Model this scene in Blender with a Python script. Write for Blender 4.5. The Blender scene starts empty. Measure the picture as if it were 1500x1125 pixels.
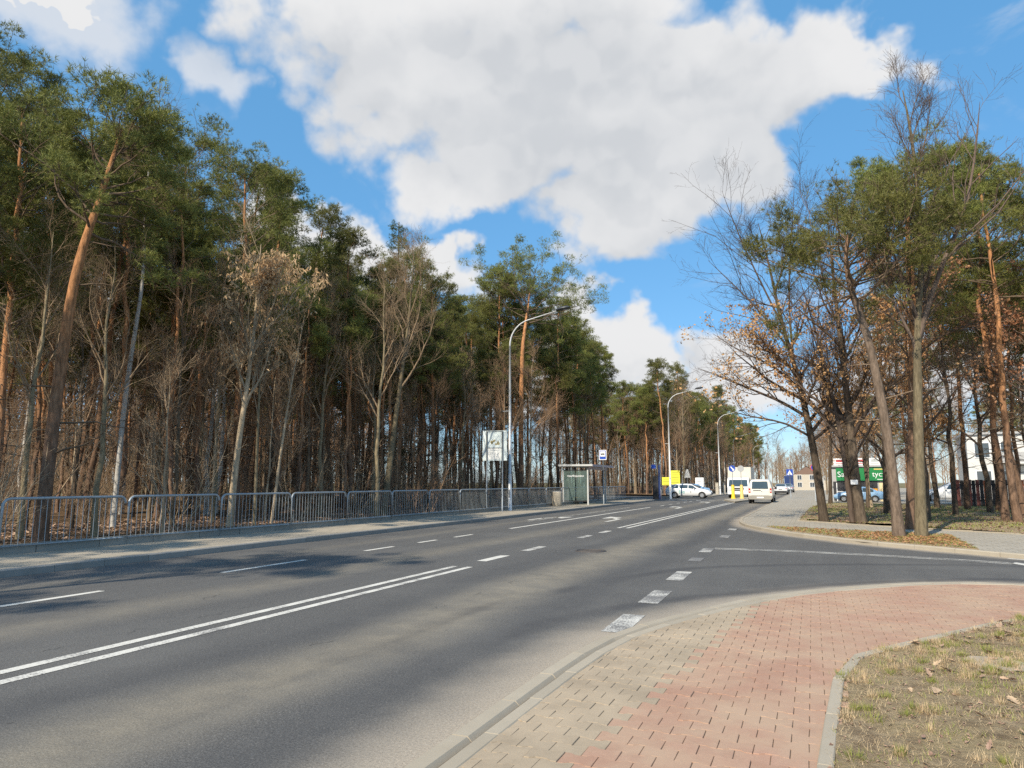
import bpy, bmesh, math, random
import numpy as np
from mathutils import Vector, Matrix

R = math.radians
scene = bpy.context.scene
COL = scene.collection

# ------------------------------------------------------------------ camera
cam = bpy.data.cameras.new('camera')
cam.sensor_width = 36.0
cam.lens = 24.96
cam.clip_end = 6000
camo = bpy.data.objects.new('camera', cam)
camo.location = (0, 0, 1.6)
camo.rotation_euler = (R(90 + 7.91), 0, R(22.74))
COL.objects.link(camo)
scene.camera = camo

# ------------------------------------------------------------------ sun + sky
SUN_EL = 39.0
SH = Vector((0.21, 0.978, 0)).normalized()          # direction shadows fall
to_sun = Vector((-SH.x * math.cos(R(SUN_EL)), -SH.y * math.cos(R(SUN_EL)), math.sin(R(SUN_EL))))
sl = bpy.data.lights.new('sun', 'SUN')
sl.energy = 5.0
sl.angle = R(0.53)
sl.color = (1.0, 0.89, 0.72)
so = bpy.data.objects.new('sun', sl)
so.rotation_euler = to_sun.to_track_quat('Z', 'Y').to_euler()
so.location = (-20, -50, 40)
COL.objects.link(so)

scene.view_settings.view_transform = 'Standard'
scene.view_settings.look = 'None'
scene.view_settings.gamma = 1
scene.view_settings.exposure = 0.25
scene.cycles.use_denoising = False
scene.cycles.sample_clamp_indirect = 3.0
scene.cycles.max_bounces = 6
scene.cycles.diffuse_bounces = 3
scene.cycles.transparent_max_bounces = 8

world = bpy.data.worlds.new('World')
scene.world = world
world.use_nodes = True
WN = world.node_tree
WN.nodes.clear()


class NT:
    """small helper to write node graphs"""
    def __init__(self, nt): self.nt = nt
    def n(self, typ, **kw):
        nd = self.nt.nodes.new(typ)
        for k, v in kw.items(): setattr(nd, k, v)
        return nd
    def put(self, sock, v):
        if isinstance(v, bpy.types.NodeSocket): self.nt.links.new(v, sock)
        elif v is not None:
            sock.default_value = v
    def m(self, op, a, b=None, c=None, clamp=False):
        nd = self.n('ShaderNodeMath', operation=op); nd.use_clamp = clamp
        self.put(nd.inputs[0], a)
        if b is not None: self.put(nd.inputs[1], b)
        if c is not None: self.put(nd.inputs[2], c)
        return nd.outputs[0]
    def v(self, op, a, b=None, out=0):
        nd = self.n('ShaderNodeVectorMath', operation=op)
        self.put(nd.inputs[0], a)
        if b is not None: self.put(nd.inputs[1], b)
        return nd.outputs['Value'] if op in ('LENGTH', 'DOT_PRODUCT', 'DISTANCE') else nd.outputs[0]
    def noise(self, vec, scale, detail=4, rough=0.55, dist=0.0):
        nd = self.n('ShaderNodeTexNoise')
        if vec is not None: self.put(nd.inputs['Vector'], vec)
        nd.inputs['Scale'].default_value = scale
        nd.inputs['Detail'].default_value = detail
        nd.inputs['Roughness'].default_value = rough
        nd.inputs['Distortion'].default_value = dist
        return nd.outputs[0]
    def step(self, x, a, b, lo=0.0, hi=1.0):
        nd = self.n('ShaderNodeMapRange', interpolation_type='SMOOTHSTEP')
        self.put(nd.inputs[0], x)
        nd.inputs[1].default_value = a; nd.inputs[2].default_value = b
        nd.inputs[3].default_value = lo; nd.inputs[4].default_value = hi
        return nd.outputs[0]
    def mix(self, f, a, b):
        nd = self.n('ShaderNodeMix', data_type='RGBA')
        self.put(nd.inputs[0], f); self.put(nd.inputs[6], a); self.put(nd.inputs[7], b)
        return nd.outputs[2]
    def xyz(self, v):
        nd = self.n('ShaderNodeSeparateXYZ'); self.put(nd.inputs[0], v); return nd.outputs
    def comb(self, x, y, z):
        nd = self.n('ShaderNodeCombineXYZ')
        for i, q in enumerate((x, y, z)): self.put(nd.inputs[i], q)
        return nd.outputs[0]


def c4(c): return (c[0], c[1], c[2], 1.0)


w = NT(WN)
sky = w.n('ShaderNodeTexSky', sky_type='NISHITA')
sky.sun_disc = False
sky.sun_elevation = R(SUN_EL)
sky.sun_rotation = math.atan2(to_sun.x, to_sun.y)
sky.altitude = 100
sky.air_density = 1.0
sky.dust_density = 0.15
sky.ozone_density = 2.6
tc = w.n('ShaderNodeTexCoord')
D = w.v('NORMALIZE', tc.outputs['Generated'])
dx, dy, dz = w.xyz(D)
az = w.m('MULTIPLY', w.m('ARCTAN2', dx, dy), 5.72958)      # units of 10 degrees
el = w.m('MULTIPLY', w.m('ARCSINE', dz), 5.72958)
ae = w.comb(az, el, 0.0)
# billowing edges
warp = w.n('ShaderNodeTexNoise'); warp.inputs['Scale'].default_value = 5.0; warp.inputs['Detail'].default_value = 5
warp.inputs['Roughness'].default_value = 0.55
WN.links.new(D, warp.inputs['Vector'])
wv = w.v('MULTIPLY', w.v('SUBTRACT', warp.outputs['Color'], (0.5, 0.5, 0.5)), (2.3, 1.5, 0.0))
aew = w.v('ADD', ae, wv)
warp2 = w.n('ShaderNodeTexNoise'); warp2.inputs['Scale'].default_value = 17.0; warp2.inputs['Detail'].default_value = 5
WN.links.new(D, warp2.inputs['Vector'])
aew = w.v('ADD', aew, w.v('MULTIPLY', w.v('SUBTRACT', warp2.outputs['Color'], (0.5, 0.5, 0.5)), (0.5, 0.4, 0.0)))
# cumulus masses: azimuth, elevation, half-width, half-height (10 degree units)
CL = [(-3.0, 3.05, 1.15, 0.50), (-1.8, 2.9, 1.3, 0.72), (-0.75, 2.78, 1.0, 0.66), (0.15, 2.85, 0.75, 0.42), (0.72, 2.9, 0.5, 0.25), (-2.5, 2.42, 0.95, 0.30),
      (-1.3, 2.1, 0.9, 0.40), (-3.7, 3.5, 0.85, 0.40), (-2.0, 3.75, 1.7, 0.42), (-0.35, 2.25, 0.5, 0.32), (-0.9, 3.4, 0.9, 0.3),
      (-3.95, 1.92, 0.40, 0.20), (-3.2, 1.84, 0.36, 0.22), (-3.5, 1.65, 0.9, 0.24), (-1.75, 1.30, 0.34, 0.26), (-1.35, 1.02, 0.48, 0.28), (-0.45, 0.70, 0.75, 0.25),
      (-2.4, 0.95, 0.8, 0.28), (-5.8, 3.25, 0.40, 0.06), (-5.2, 1.1, 1.2, 0.35), (1.2, 0.9, 0.9, 0.3),
      (-8.2, 2.6, 1.4, 0.5), (-11.0, 2.1, 1.2, 0.45), (-14.0, 3.2, 1.5, 0.5), (3.6, 2.5, 1.1, 0.5), (6.0, 3.4, 1.4, 0.5), (8.8, 1.9, 1.3, 0.4),
      (12.0, 2.8, 1.5, 0.5), (15.5, 1.6, 1.2, 0.4), (3.0, 5.5, 2.5, 0.6), (-6.0, 5.8, 2.4, 0.5), (11.0, 5.2, 2.4, 0.5)]


def blobfield(vec, items):
    f = None
    for (a, e, ra, re) in items:
        q = w.v('MULTIPLY', w.v('SUBTRACT', vec, (a, e, 0)), (0.93 / ra, 0.90 / re, 0))
        d = w.m('SUBTRACT', 1.0, w.v('LENGTH', q))
        f = d if f is None else w.m('SMOOTH_MAX', f, d, 0.25)
    return f


fld = blobfield(aew, CL)
def puff(vec, sc):
    nd = w.n('ShaderNodeTexVoronoi', feature='F1'); nd.inputs['Scale'].default_value = sc
    nd.inputs['Detail'].default_value = 1.5; nd.inputs['Roughness'].default_value = 0.45
    w.put(nd.inputs['Vector'], vec); return nd.outputs['Distance']
DW = w.v('ADD', D, w.v('MULTIPLY', w.v('SUBTRACT', warp2.outputs['Color'], (0.5, 0.5, 0.5)), (0.03, 0.03, 0.03)))
pf = puff(DW, 13.0)
fine = w.m('SUBTRACT', 0.76, pf)
dens = w.m('ADD', fld, w.m('ADD', w.m('MULTIPLY', fine, 0.36), w.m('MULTIPLY', w.m('SUBTRACT', w.noise(D, 30.0, 5, 0.55), 0.5), 0.28)))
alpha = w.step(dens, -0.12, 0.30)
# thin veil wisps
wisp = w.step(w.noise(w.v('MULTIPLY', D, (1.0, 1.0, 2.2)), 4.2, 7, 0.62, 0.6), 0.54, 0.80, 0.0, 0.45)
alpha = w.m('MAXIMUM', alpha, wisp)
veil = blobfield(aew, [(-5.7, 3.2, 0.75, 0.30), (-4.42, 2.8, 0.28, 0.30), (6.5, 2.0, 0.9, 0.3), (-9.5, 3.6, 1.0, 0.3)])
veil = w.step(w.m('ADD', veil, w.m('MULTIPLY', w.m('SUBTRACT', w.noise(D, 9.0, 6, 0.6), 0.5), 1.6)), -0.1, 0.8, 0.0, 0.75)
alpha = w.m('MAXIMUM', alpha, veil)
# shading of the cloud: light billows on the rims and tops, grey thick bases
up = w.v('ADD', aew, (-0.12, 0.42, 0.0))
thick = blobfield(up, CL[:20])
core = w.step(w.m('ADD', thick, w.m('MULTIPLY', w.m('SUBTRACT', w.noise(D, 4.5, 5, 0.5), 0.5), 2.0)), -0.35, 0.85)
lit = tuple(to_sun.normalized() * 0.012 + Vector((0, 0, 0.02)))
rel = w.m('SUBTRACT', puff(w.v('ADD', DW, lit), 13.0), pf)
relief = w.step(rel, -0.16, 0.20)
ccol = w.mix(core, c4((5.0, 5.02, 5.06)), c4((3.75, 3.9, 4.1)))
ccol = w.mix(w.m('MULTIPLY', relief, 0.28), ccol, c4((5.15, 5.16, 5.18)))
hsv = w.n('ShaderNodeHueSaturation'); hsv.inputs['Saturation'].default_value = 1.18
WN.links.new(sky.outputs[0], hsv.inputs['Color'])
air = w.mix(0.55, hsv.outputs[0], c4((1.0, 2.95, 5.3)))
skyc = w.mix(alpha, air, ccol)
bg = w.n('ShaderNodeBackground')
bg.inputs['Strength'].default_value = 0.14
WN.links.new(skyc, bg.inputs['Color'])
wo = w.n('ShaderNodeOutputWorld')
WN.links.new(bg.outputs[0], wo.inputs[0])
try:
    world.cycles.sampling_method = 'MANUAL'
    world.cycles.sample_map_resolution = 512
except Exception:
    pass

rng = np.random.default_rng(7)
random.seed(7)

# ------------------------------------------------------------------ materials
def newmat(name):
    m = bpy.data.materials.new(name); m.use_nodes = True
    nt = m.node_tree; nt.nodes.clear()
    k = NT(nt)
    out = k.n('ShaderNodeOutputMaterial')
    b = k.n('ShaderNodeBsdfPrincipled')
    nt.links.new(b.outputs[0], out.inputs[0])
    return m, k, b, out


def bump(k, b, h, strength=0.3, dist=0.02):
    nd = k.n('ShaderNodeBump'); nd.inputs['Strength'].default_value = strength; nd.inputs['Distance'].default_value = dist
    k.put(nd.inputs['Height'], h); k.nt.links.new(nd.outputs[0], b.inputs['Normal'])


def simple(name, col, rough=0.6, var=0.15, scale=6.0, metal=0.0, bmp=0.0, dirt=None, coat=0.0, spec=0.5):
    m, k, b, o = newmat(name)
    tcn = k.n('ShaderNodeTexCoord')
    nz = k.noise(tcn.outputs['Object'], scale, 5, 0.6)
    lo = tuple(x * (1 - var) for x in col); hi = tuple(min(1, x * (1 + var)) for x in col)
    c = k.mix(nz, c4(lo), c4(hi))
    if dirt:
        c = k.mix(k.step(k.noise(tcn.outputs['Object'], scale * 0.37, 6, 0.65), 0.5, 0.75, 0, 0.7), c, c4(dirt))
    k.put(b.inputs['Base Color'], c)
    b.inputs['Roughness'].default_value = rough
    b.inputs['Metallic'].default_value = metal
    b.inputs['Coat Weight'].default_value = coat
    b.inputs['Specular IOR Level'].default_value = spec
    if bmp: bump(k, b, k.noise(tcn.outputs['Object'], scale * 4, 5, 0.6), bmp, 0.02)
    return m


def m_asphalt():
    m, k, b, o = newmat('asphalt')
    g = k.n('ShaderNodeNewGeometry'); P = g.outputs['Position']
    x, y, z = k.xyz(P)
    fine = k.noise(P, 95, 3, 0.7)
    spk = k.n('ShaderNodeTexVoronoi'); spk.inputs['Scale'].default_value = 150; k.put(spk.inputs['Vector'], P)
    big = k.noise(P, 0.35, 5, 0.6)
    streak = k.noise(k.v('MULTIPLY', P, (1.0, 0.07, 1.0)), 1.6, 5, 0.6)
    base = k.mix(k.step(fine, 0.28, 0.72), c4((0.034, 0.034, 0.035)), c4((0.150, 0.147, 0.142)))
    base = k.mix(k.step(k.xyz(spk.outputs['Color'])[0], 0.70, 0.95, 0, 0.6), base, c4((0.24, 0.23, 0.215)))
    base = k.mix(k.step(streak, 0.38, 0.68, 0.0, 0.4), base, c4((0.14, 0.137, 0.13)))
    base = k.mix(k.step(big, 0.45, 0.72, 0.0, 0.4), base, c4((0.17, 0.165, 0.155)))
    # wheel-polished dark tracks and dusty bands along the lanes
    def band(c, wdt, amp=0.5):
        xx = k.m('ADD', x, k.m('MULTIPLY', k.m('SUBTRACT', k.noise(P, 0.22, 3), 0.5), 0.9))
        d = k.m('ABSOLUTE', k.m('SUBTRACT', xx, c))
        return k.step(d, wdt, 0.0, 0.0, amp)
    dust = c4((0.34, 0.295, 0.22))
    dn = k.step(k.noise(P, 2.2, 5, 0.65), 0.25, 0.75, 0.45, 1.0)
    base = k.mix(k.m('MULTIPLY', band(-4.2, 0.95, 0.62), dn), base, dust)
    base = k.mix(k.m('MULTIPLY', band(-8.1, 0.8, 0.35), dn), base, dust)
    base = k.mix(k.m('MULTIPLY', band(-11.2, 0.5, 0.22), dn), base, dust)
    base = k.mix(k.m('MULTIPLY', band(-5.2, 0.55, 0.5), dn), base, c4((0.062, 0.063, 0.067)))
    base = k.mix(k.m('MULTIPLY', band(-3.1, 0.5, 0.5), dn), base, c4((0.062, 0.063, 0.067)))
    # dust washed against the near kerb line (distance stored on the sheet)
    at = k.n('ShaderNodeAttribute'); at.attribute_name = 'kerb_dist'
    kd = k.m('ADD', at.outputs['Fac'], k.m('MULTIPLY', k.m('SUBTRACT', k.noise(P, 1.1, 5, 0.65), 0.5), 0.5))
    base = k.mix(k.step(kd, 0.85, 0.0, 0.0, 0.95), base, c4((0.40, 0.345, 0.275)))
    # curved tyre rubber of cars turning into the side road (distance stored on the sheet)
    at2 = k.n('ShaderNodeAttribute'); at2.attribute_name = 'tyre_dist'
    td = k.m('ADD', at2.outputs['Fac'], k.m('MULTIPLY', k.m('SUBTRACT', k.noise(P, 1.4, 3), 0.5), 0.10))
    base = k.mix(k.m('MULTIPLY', k.step(td, 0.26, 0.03, 0, 0.62), k.step(k.noise(P, 0.6, 4), 0.3, 0.6, 0.35, 1.0)), base, c4((0.058, 0.058, 0.062)))
    # cracks
    for (c0, sc) in ((-4.55, 1.0), (-6.9, 0.8), (-8.0, 0.9)):
        off = k.m('MULTIPLY', k.m('SUBTRACT', k.noise(k.comb(0.0, y, c0), 0.7, 6, 0.7), 0.5), 1.2)
        d = k.m('ABSOLUTE', k.m('SUBTRACT', k.m('ADD', x, off), c0))
        f = k.m('MULTIPLY', k.step(d, 0.022, 0.006), k.step(k.noise(P, 1.7, 4), 0.54, 0.64, 0, 0.6))
        base = k.mix(f, base, c4((0.04, 0.04, 0.04)))
    # stone grain shows through the dust, and tar spots and crumbs lie along the tracks
    gm = k.n('ShaderNodeMix', data_type='RGBA', blend_type='MULTIPLY'); gm.inputs[0].default_value = 1.0
    gf = k.step(k.noise(P, 55, 4, 0.8), 0.3, 0.7, 0.72, 1.22); k.put(gm.inputs[6], base); k.put(gm.inputs[7], k.comb(gf, gf, gf)); base = gm.outputs[2]
    sp = k.n('ShaderNodeTexVoronoi'); sp.inputs['Scale'].default_value = 2.6; k.put(sp.inputs['Vector'], k.v('MULTIPLY', P, (1.6, 0.8, 1.0)))
    spot = k.m('MULTIPLY', k.step(k.m('ADD', sp.outputs['Distance'], k.m('MULTIPLY', k.noise(P, 18, 3), 0.06)), 0.10, 0.055), k.step(k.xyz(sp.outputs['Color'])[1], 0.62, 0.66))
    spot = k.m('MULTIPLY', spot, k.step(k.m('ABSOLUTE', k.m('ADD', x, 4.5)), 1.9, 0.7))
    base = k.mix(k.m('MULTIPLY', spot, 0.75), base, c4((0.035, 0.033, 0.032)))
    k.put(b.inputs['Base Color'], base)
    b.inputs['Roughness'].default_value = 0.88
    b.inputs['Specular IOR Level'].default_value = 0.3
    bump(k, b, fine, 0.55, 0.008)
    return m


def m_paint():
    m, k, b, o = newmat('road_paint')
    g = k.n('ShaderNodeNewGeometry'); P = g.outputs['Position']
    wear = k.m('ADD', k.m('MULTIPLY', k.noise(P, 38, 4, 0.75), 0.6), k.m('MULTIPLY', k.noise(P, 2.2, 3), 0.4))
    at = k.n('ShaderNodeAttribute'); at.attribute_name = 'wear'
    t = k.m('ADD', wear, k.m('MULTIPLY', at.outputs['Fac'], 0.22))
    c = k.mix(k.step(t, 0.52, 0.68), c4((0.66, 0.64, 0.58)), c4((0.17, 0.165, 0.16)))
    k.put(b.inputs['Base Color'], c); b.inputs['Roughness'].default_value = 0.75
    bump(k, b, wear, 0.3, 0.005)
    return m


def m_paver(name, c0, c1, sand):
    m, k, b, o = newmat(name)
    g = k.n('ShaderNodeNewGeometry'); P = g.outputs['Position']
    oi = k.n('ShaderNodeObjectInfo')
    at = k.n('ShaderNodeAttribute'); at.attribute_name = 'tone'
    r = k.m('FRACT', k.m('ADD', oi.outputs['Random'], at.outputs['Fac']))
    c = k.mix(r, c4(c0), c4(c1))
    c = k.mix(k.step(k.noise(P, 60, 4, 0.7), 0.3, 0.8, 0, 0.5), c, c4(tuple(q * 0.72 for q in c0)))
    c = k.mix(k.step(k.noise(P, 1.3, 6, 0.65), 0.34, 0.66, 0.15, 0.85), c, c4(sand))
    c = k.mix(k.step(k.noise(P, 3.1, 6, 0.7), 0.52, 0.72, 0, 0.28), c, c4(tuple(q * 0.75 for q in c0)))
    c = k.mix(k.step(k.noise(P, 14, 6, 0.7), 0.5, 0.75, 0, 0.45), c, c4(tuple(q * 0.85 for q in sand)))
    k.put(b.inputs['Base Color'], c); b.inputs['Roughness'].default_value = 0.9
    b.inputs['Specular IOR Level'].default_value = 0.25
    bump(k, b, k.noise(P, 120, 4, 0.7), 0.35, 0.004)
    return m


def m_concrete(name, c0, c1, stain, sc=1.0, pattern=None):
    m, k, b, o = newmat(name)
    g = k.n('ShaderNodeNewGeometry'); P = g.outputs['Position']
    oi = k.n('ShaderNodeObjectInfo')
    c = k.mix(k.noise(P, 5 * sc, 6, 0.65), c4(c0), c4(c1))
    c = k.mix(k.m('MULTIPLY', oi.outputs['Random'], 0.35), c, c4(tuple(q * 0.75 for q in c0)))
    c = k.mix(k.step(k.noise(P, 0.9 * sc, 6, 0.7), 0.5, 0.75, 0, 0.6), c, c4(stain))
    h = k.noise(P, 90, 4, 0.7)
    if pattern:
        br = k.n('ShaderNodeTexBrick'); k.put(br.inputs['Vector'], P)
        br.offset = 0.5
        br.inputs['Scale'].default_value = 1.0
        br.inputs['Brick Width'].default_value = pattern; br.inputs['Row Height'].default_value = pattern
        br.inputs['Mortar Size'].default_value = 0.008
        br.inputs['Color1'].default_value = (0.9, 0.9, 0.9, 1); br.inputs['Color2'].default_value = (1.05, 1.05, 1.05, 1); br.inputs['Mortar'].default_value = (0.5, 0.48, 0.45, 1)
        mx = k.n('ShaderNodeMix', data_type='RGBA', blend_type='MULTIPLY'); mx.inputs[0].default_value = 1.0
        k.put(mx.inputs[6], c); k.put(mx.inputs[7], br.outputs['Color']); c = mx.outputs[2]
    k.put(b.inputs['Base Color'], c); b.inputs['Roughness'].default_value = 0.9
    b.inputs['Specular IOR Level'].default_value = 0.25
    bump(k, b, h, 0.3, 0.004)
    return m


def m_soil(name, cols, sc=1.0):
    m, k, b, o = newmat(name)
    g = k.n('ShaderNodeNewGeometry'); P = g.outputs['Position']
    a, bb, c, d = cols
    col = k.mix(k.step(k.noise(P, 9 * sc, 6, 0.7), 0.3, 0.7), c4(a), c4(bb))
    col = k.mix(k.step(k.noise(P, 1.1 * sc, 5, 0.65), 0.42, 0.62, 0, 0.85), col, c4(c))
    col = k.mix(k.step(k.noise(P, 2.7 * sc, 6, 0.7), 0.52, 0.68, 0, 0.8), col, c4(d))
    k.put(b.inputs['Base Color'], col); b.inputs['Roughness'].default_value = 1.0
    b.inputs['Specular IOR Level'].default_value = 0.1
    h = k.m('ADD', k.noise(P, 30 * sc, 6, 0.75), k.m('MULTIPLY', k.noise(P, 5 * sc, 4), 0.8))
    bump(k, b, h, 0.9, 0.05)
    return m


def m_bark(name, low, high=None, h0=4.0, h1=7.0, dark=0.45, sc=1.0, birch=False):
    m, k, b, o = newmat(name)
    tcn = k.n('ShaderNodeTexCoord'); P = tcn.outputs['Object']
    oi = k.n('ShaderNodeObjectInfo')
    x, y, z = k.xyz(P)
    pl = k.n('ShaderNodeTexVoronoi'); pl.inputs['Scale'].default_value = 9 * sc
    k.put(pl.inputs['Vector'], k.v('MULTIPLY', P, (1, 1, 0.3)))
    c = c4(low)
    if high:
        zz = k.m('ADD', z, k.m('MULTIPLY', k.m('SUBTRACT', k.noise(P, 1.3, 3), 0.5), 3.0))
        c = k.mix(k.step(zz, h0, h1), c, c4(high))
    nz = k.noise(k.v('MULTIPLY', P, (1, 1, 0.25)), 14 * sc, 6, 0.7)
    mul = k.n('ShaderNodeMix', data_type='RGBA', blend_type='MULTIPLY'); mul.inputs[0].default_value = 1.0
    f = k.step(nz, 0.25, 0.75, dark, 1.25)
    if not isinstance(c, bpy.types.NodeSocket):
        mul.inputs[6].default_value = c
    else: k.put(mul.inputs[6], c)
    k.put(mul.inputs[7], k.comb(f, f, f))
    col = mul.outputs[2]
    if birch:
        bands = k.noise(k.v('MULTIPLY', P, (1.2, 1.2, 7.0)), 2.4, 5, 0.7)
        col = k.mix(k.step(bands, 0.58, 0.66), col, c4((0.04, 0.035, 0.03)))
    hs = k.n('ShaderNodeHueSaturation'); k.put(hs.inputs['Color'], col)
    k.put(hs.inputs['Value'], k.m('ADD', 0.75, k.m('MULTIPLY', oi.outputs['Random'], 0.5)))
    k.put(b.inputs['Base Color'], hs.outputs[0]); b.inputs['Roughness'].default_value = 0.95
    b.inputs['Specular IOR Level'].default_value = 0.15
    bump(k, b, k.m('ADD', nz, k.m('MULTIPLY', pl.outputs['Distance'], 0.8)), 0.8, 0.03)
    return m


def m_leaf(name, c0, c1, sc=1.2, trans=0.25):
    m, k, b, o = newmat(name)
    tcn = k.n('ShaderNodeTexCoord'); P = tcn.outputs['Object']
    oi = k.n('ShaderNodeObjectInfo')
    c = k.mix(k.step(k.noise(P, sc, 4, 0.6), 0.3, 0.7), c4(c0), c4(c1))
    c = k.mix(k.step(k.noise(P, sc * 14, 2, 0.5), 0.35, 0.75, 0, 0.5), c, c4(tuple(q * 1.5 for q in c1)))
    hs = k.n('ShaderNodeHueSaturation'); k.put(hs.inputs['Color'], c)
    k.put(hs.inputs['Value'], k.m('ADD', 0.78, k.m('MULTIPLY', oi.outputs['Random'], 0.45)))
    k.put(hs.inputs['Hue'], k.m('ADD', 0.482, k.m('MULTIPLY', oi.outputs['Random'], 0.026)))
    k.put(b.inputs['Base Color'], hs.outputs[0]); b.inputs['Roughness'].default_value = 0.6
    b.inputs['Specular IOR Level'].default_value = 0.3
    tr = k.n('ShaderNodeBsdfTranslucent'); k.put(tr.inputs['Color'], hs.outputs[0])
    ms = k.n('ShaderNodeMixShader'); ms.inputs[0].default_value = trans
    k.nt.links.new(b.outputs[0], ms.inputs[1]); k.nt.links.new(tr.outputs[0], ms.inputs[2])
    k.nt.links.new(ms.outputs[0], o.inputs[0])
    return m


def m_glass(name, col=(0.02, 0.025, 0.03), rough=0.04):
    m, k, b, o = newmat(name)
    tcn = k.n('ShaderNodeTexCoord')
    c = k.mix(k.noise(tcn.outputs['Object'], 2.0, 3), c4(col), c4(tuple(q * 2.2 for q in col)))
    k.put(b.inputs['Base Color'], c)
    b.inputs['Roughness'].default_value = rough; b.inputs['Specular IOR Level'].default_value = 0.8
    return m


def m_clear(name, tint, mixf=0.78):
    """thin see-through pane"""
    m, k, b, o = newmat(name)
    tcn = k.n('ShaderNodeTexCoord')
    k.put(b.inputs['Base Color'], k.mix(k.noise(tcn.outputs['Object'], 3, 4), c4(tint), c4(tuple(min(1, q * 1.3) for q in tint))))
    b.inputs['Roughness'].default_value = 0.08
    t = k.n('ShaderNodeBsdfTransparent'); t.inputs[0].default_value = (0.80, 0.88, 0.85, 1)
    ms = k.n('ShaderNodeMixShader'); ms.inputs[0].default_value = mixf
    k.nt.links.new(b.outputs[0], ms.inputs[1]); k.nt.links.new(t.outputs[0], ms.inputs[2]); k.nt.links.new(ms.outputs[0], o.inputs[0])
    return m


M = {}
M['asphalt'] = m_asphalt()
M['paint'] = m_paint()
M['paver_grey'] = m_paver('grey_concrete_paver', (0.31, 0.25, 0.18), (0.38, 0.31, 0.225), (0.46, 0.37, 0.265))
M['paver_red'] = m_paver('red_concrete_paver', (0.39, 0.222, 0.158), (0.45, 0.27, 0.197), (0.46, 0.33, 0.232))
M['bed'] = m_soil('sand_bed', ((0.30, 0.235, 0.17), (0.40, 0.32, 0.235), (0.36, 0.28, 0.20), (0.20, 0.155, 0.115)), 2)
M['kerb'] = m_concrete('kerb_concrete', (0.36, 0.315, 0.245), (0.46, 0.405, 0.32), (0.33, 0.28, 0.21))
M['kerb_dark'] = m_concrete('dark_kerb_concrete', (0.26, 0.25, 0.23), (0.34, 0.325, 0.30), (0.20, 0.19, 0.17))  # darker grey concrete for the left kerb
M['sidewalk'] = m_concrete('sidewalk_slabs', (0.40, 0.35, 0.275), (0.49, 0.435, 0.345), (0.33, 0.28, 0.21), 0.6, 0.5)
M['footpath'] = m_concrete('footpath_paving', (0.38, 0.345, 0.285), (0.46, 0.42, 0.35), (0.33, 0.295, 0.23), 0.6, 0.35)
M['plinth'] = m_concrete('plinth_concrete', (0.27, 0.265, 0.24), (0.37, 0.36, 0.33), (0.16, 0.16, 0.13))
M['lawn'] = m_soil('thin_lawn', ((0.25, 0.18, 0.115), (0.50, 0.39, 0.25), (0.42, 0.33, 0.19), (0.21, 0.15, 0.095)), 1.0)
M['litter_soil'] = m_soil('leaf_litter_soil', ((0.13, 0.085, 0.05), (0.24, 0.165, 0.10), (0.20, 0.125, 0.07), (0.10, 0.07, 0.045)), 1.0)
M['field'] = m_soil('rough_ground', ((0.18, 0.15, 0.09), (0.24, 0.2, 0.12), (0.15, 0.15, 0.06), (0.2, 0.16, 0.1)), 0.3)
M['bark_pine'] = m_bark('pine_bark', (0.215, 0.138, 0.094), (0.50, 0.245, 0.112), 2.0, 7.0, 0.4)
M['bark_pine_old'] = m_bark('old_pine_bark', (0.225, 0.168, 0.126), (0.38, 0.21, 0.12), 6.0, 11.0, 0.45)
M['bark_grey'] = m_bark('grey_bark', (0.225, 0.17, 0.115), None, dark=0.5)
M['bark_olive'] = m_bark('lichen_bark', (0.25, 0.205, 0.13), None, dark=0.5)
M['bark_dark'] = m_bark('dark_oak_bark', (0.115, 0.088, 0.064), None, dark=0.45)
M['bark_tan'] = m_bark('tan_bark', (0.43, 0.335, 0.225), None, dark=0.6)
M['bark_birch'] = m_bark('birch_bark', (0.52, 0.49, 0.44), None, dark=0.75, birch=True)
M['twig_dark'] = m_bark('dark_twigs', (0.135, 0.10, 0.078), None, dark=0.7)
M['twig'] = m_bark('brown_twigs', (0.30, 0.198, 0.125), None, dark=0.7)
M['twig_grey'] = m_bark('grey_twigs', (0.33, 0.24, 0.155), None, dark=0.7)
M['twig_dead'] = m_bark('dead_pine_twigs', (0.20, 0.145, 0.10), None, dark=0.7)
M['needle'] = m_leaf('pine_needles', (0.100, 0.116, 0.034), (0.225, 0.232, 0.060))
M['needle_spruce'] = m_leaf('spruce_needles', (0.06, 0.09, 0.038), (0.12, 0.15, 0.055))
M['oakleaf'] = m_leaf('dry_oak_leaves', (0.38, 0.195, 0.085), (0.52, 0.31, 0.155), 2.0, 0.3)
M['samara'] = m_leaf('dry_seed_clusters', (0.50, 0.34, 0.18), (0.62, 0.46, 0.26), 2.0, 0.3)
M['deadleaf'] = m_leaf('fallen_leaves', (0.26, 0.165, 0.105), (0.46, 0.33, 0.22), 3.0, 0.1)
M['grass'] = m_leaf('grass_blades', (0.20, 0.24, 0.055), (0.32, 0.34, 0.09), 2.5, 0.3)
M['straw'] = m_leaf('dry_grass_blades', (0.50, 0.38, 0.20), (0.62, 0.50, 0.29), 2.5, 0.2)
M['galv'] = simple('galvanised_steel', (0.34, 0.38, 0.41), 0.5, 0.25, 9, 0.4, dirt=(0.24, 0.24, 0.235))
M['lampsteel'] = simple('pale_lamp_steel', (0.66, 0.67, 0.67), 0.45, 0.06, 3, 0.2)
M['lamp_head'] = simple('dark_lamp_head', (0.05, 0.055, 0.06), 0.4, 0.1, 6, 0.3)
M['lens'] = simple('lamp_lens', (0.30, 0.32, 0.32), 0.2, 0.05, 6)
M['white_paint'] = simple('white_car_paint', (0.70, 0.71, 0.72), 0.25, 0.03, 2, 0, coat=0.6)
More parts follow.
